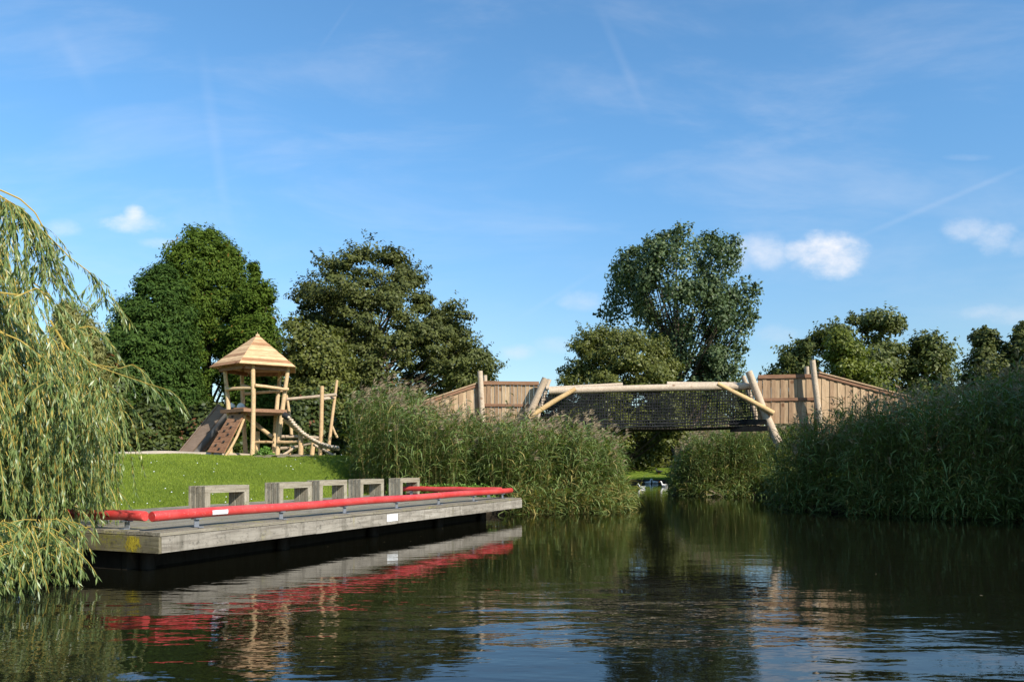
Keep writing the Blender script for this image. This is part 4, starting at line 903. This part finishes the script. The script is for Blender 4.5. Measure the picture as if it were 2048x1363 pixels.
n_ = 170; x = rng.uniform(-15, -5, n_); y = rng.uniform(15, 28, n_); al, pp = pier_local(x, y); k_ = (pp > 5.3) & (pp < 12.5) & (np.sin(x * 1.3 + 2) * np.sin(y * .9) + rng.normal(0, .5, n_) > 0); x, y = x[k_], y[k_]
b = MB(); z = ground_h(x, y) + .06; th = np.arange(6) * math.pi / 3
for i in range(len(x)):
    r_ = random.uniform(.009, .019); b.add([(x[i] + math.cos(t_) * r_, y[i] + math.sin(t_) * r_ * .8, z[i] + math.sin(t_) * r_ * .55) for t_ in th], [tuple(range(6))])
tag(b.build('daisies', M_white), 'small white daisies sprinkled over the lawn', 'flowers', kind='stuff')
wd_ = thing('nettle_clump', P(528, 912, 27.6), label='bright green leafy weed clump at the foot of the play tower', cat='weed'); n_ = 1700
c = unit(rng.normal(0, 1, (n_, 3))) * (rng.random((n_, 1)) ** .5) * np.array([.42, .22, .13]) + np.array([0, 0, .02]); c[:, 2] += .10 * np.sin(c[:, 0] * 9 + 1) + np.abs(rng.normal(0, .06, n_)); b = MB()
b.leaves(c, rng.normal(0, 1, (n_, 3)), rng.normal(0, .6, (n_, 3)) + np.array([.2, -.3, .8]), .085, .055, rng.random(n_)); b.build('foliage', L_weed, wd_)
m = MB()
for i in range(14): m.log((random.uniform(-.3, .3), random.uniform(-.15, .15), -.15), (random.uniform(-.45, .45), random.uniform(-.2, .2), .25), .008, .004, 5)
m.build('stems', L_weed, wd_)
# low creeping plants by the far pier end
n_ = 5000; c0 = PIER_A + PU * 12.7 + PN * 3.0; t_ = rng.uniform(-1.8, 1.6, n_); s_ = np.abs(rng.normal(0, .3, n_)); c = np.column_stack([c0[0] + PN[0] * t_ + PU[0] * s_, c0[1] + PN[1] * t_ + PU[1] * s_, .48 + rng.random(n_) ** 1.5 * .45 * np.exp(-s_)])
b = MB(); b.leaves(c, rng.normal(0, 1, (n_, 3)), rng.normal(0, .6, (n_, 3)) + np.array([.2, -.3, .8]), .08, .05, rng.random(n_))
tag(b.build('bank_weeds', L_weed), 'low green weeds creeping over the far pier edge', 'weeds', kind='stuff')

# ------------------------------------------------------------------ birds, floating bits
def bird(name, label, pos, ang, mat, s=1.0, swim=True, cat='duck', group=None):
    root = thing(name, pos, ang, label=label, cat=cat, group=group); m = MB()
    sp = [(-.24, 0, .15), (-.20, 0, .12), (-.10, 0, .09), (.02, 0, .09), (.12, 0, .11), (.17, 0, .17), (.185, 0, .24), (.20, 0, .29), (.235, 0, .305), (.265, 0, .30)]
    rd = [.012, .045, .085, .10, .08, .045, .034, .045, .042, .02]
    m.tube(np.array(sp) * s, np.array(rd) * s, 10, .5); m.build('body', mat, root, True)
    m = MB(); m.tube(np.array([(.262, 0, .297), (.30, 0, .290), (.325, 0, .287)]) * s, np.array([.018, .016, .008]) * s, 6, .5); m.build('bill', M_beak if mat is M_feather else M_darkfeather, root, True)
    for sg_ in (-1, 1):
        m = MB(); m.tube(np.array([(.09, .075 * sg_, .12), (0, .097 * sg_, .125), (-.12, .075 * sg_, .13), (-.22, .03 * sg_, .15)]) * s, np.array([.02, .045, .04, .01]) * s, 6, .5); m.build('wing', mat, root, True)
        if not swim:
            m = MB(); m.tube(np.array([(.0, .04 * sg_, .02), (.01, .04 * sg_, -.09), (.06, .04 * sg_, -.10)]) * s, np.array([.010, .009, .012]) * s, 5, .5); m.build('leg', M_beak, root)
g_ = 'white water birds in the channel'
bird('white_duck', 'white duck swimming beside the tip of the sunlit reeds', (P(1284, 972, 50)[0], 50, -.04), R(185), M_feather, 1.0, group=g_)
def shore_z(x, Y): return float(ground_h(np.array([x]), np.array([Y]))[0])
for (px, Yb, an, lb) in ((1296, 62.0, R(20), 'left one of two white ducks at the dark edge of the far lawn'), (1310, 62.6, R(200), 'right one of two white ducks at the dark edge of the far lawn'), (1330, 53.5, R(175), 'white goose with raised neck swimming close to the reed islet')):
    X = (px - 1024) / F * Yb; bird('white_duck', lb, (X, Yb, -.04), an, M_feather, 1.25, group=g_)
X = (1318 - 1024) / F * 67.5; bird('dark_bird', 'dark bird standing on the sunlit far lawn', (X, 67.5, shore_z(X, 67.5) + .12), R(160), M_darkfeather, 1.3, False, 'bird')
n_ = 130; x = rng.uniform(-5, 13, n_); y = rng.uniform(4.5, 22, n_); k_ = signed(x, y) < -.3; x, y = x[k_], y[k_]; b = MB(); a = rng.random(len(x)) * 6.28
b.leaves(np.column_stack([x, y, np.full(len(x), .004)]), np.column_stack([np.cos(a), np.sin(a), a * 0]), np.tile([0, 0, 1.0], (len(x), 1)), rng.uniform(.02, .05, len(x)), rng.uniform(.012, .022, len(x)), rng.random(len(x)))
tag(b.build('floating_leaves', L_plume), 'tiny fallen leaves floating on the dark water', 'leaves', kind='stuff')
m = MB()
for i in range(60):
    X = rng.uniform(9.2, 11.6); Y0 = 36.6 + rng.uniform(-.5, .3); m.log((X, Y0, rng.uniform(-.02, .1)), (X + rng.normal(0, .4), Y0 + rng.normal(0, .3), rng.uniform(.05, .4)), .014, .006, 5, .03)
tag(m.build('driftwood', M_grey_log), 'tangle of broken twigs washed against the muddy islet shore', 'twigs', kind='stuff')
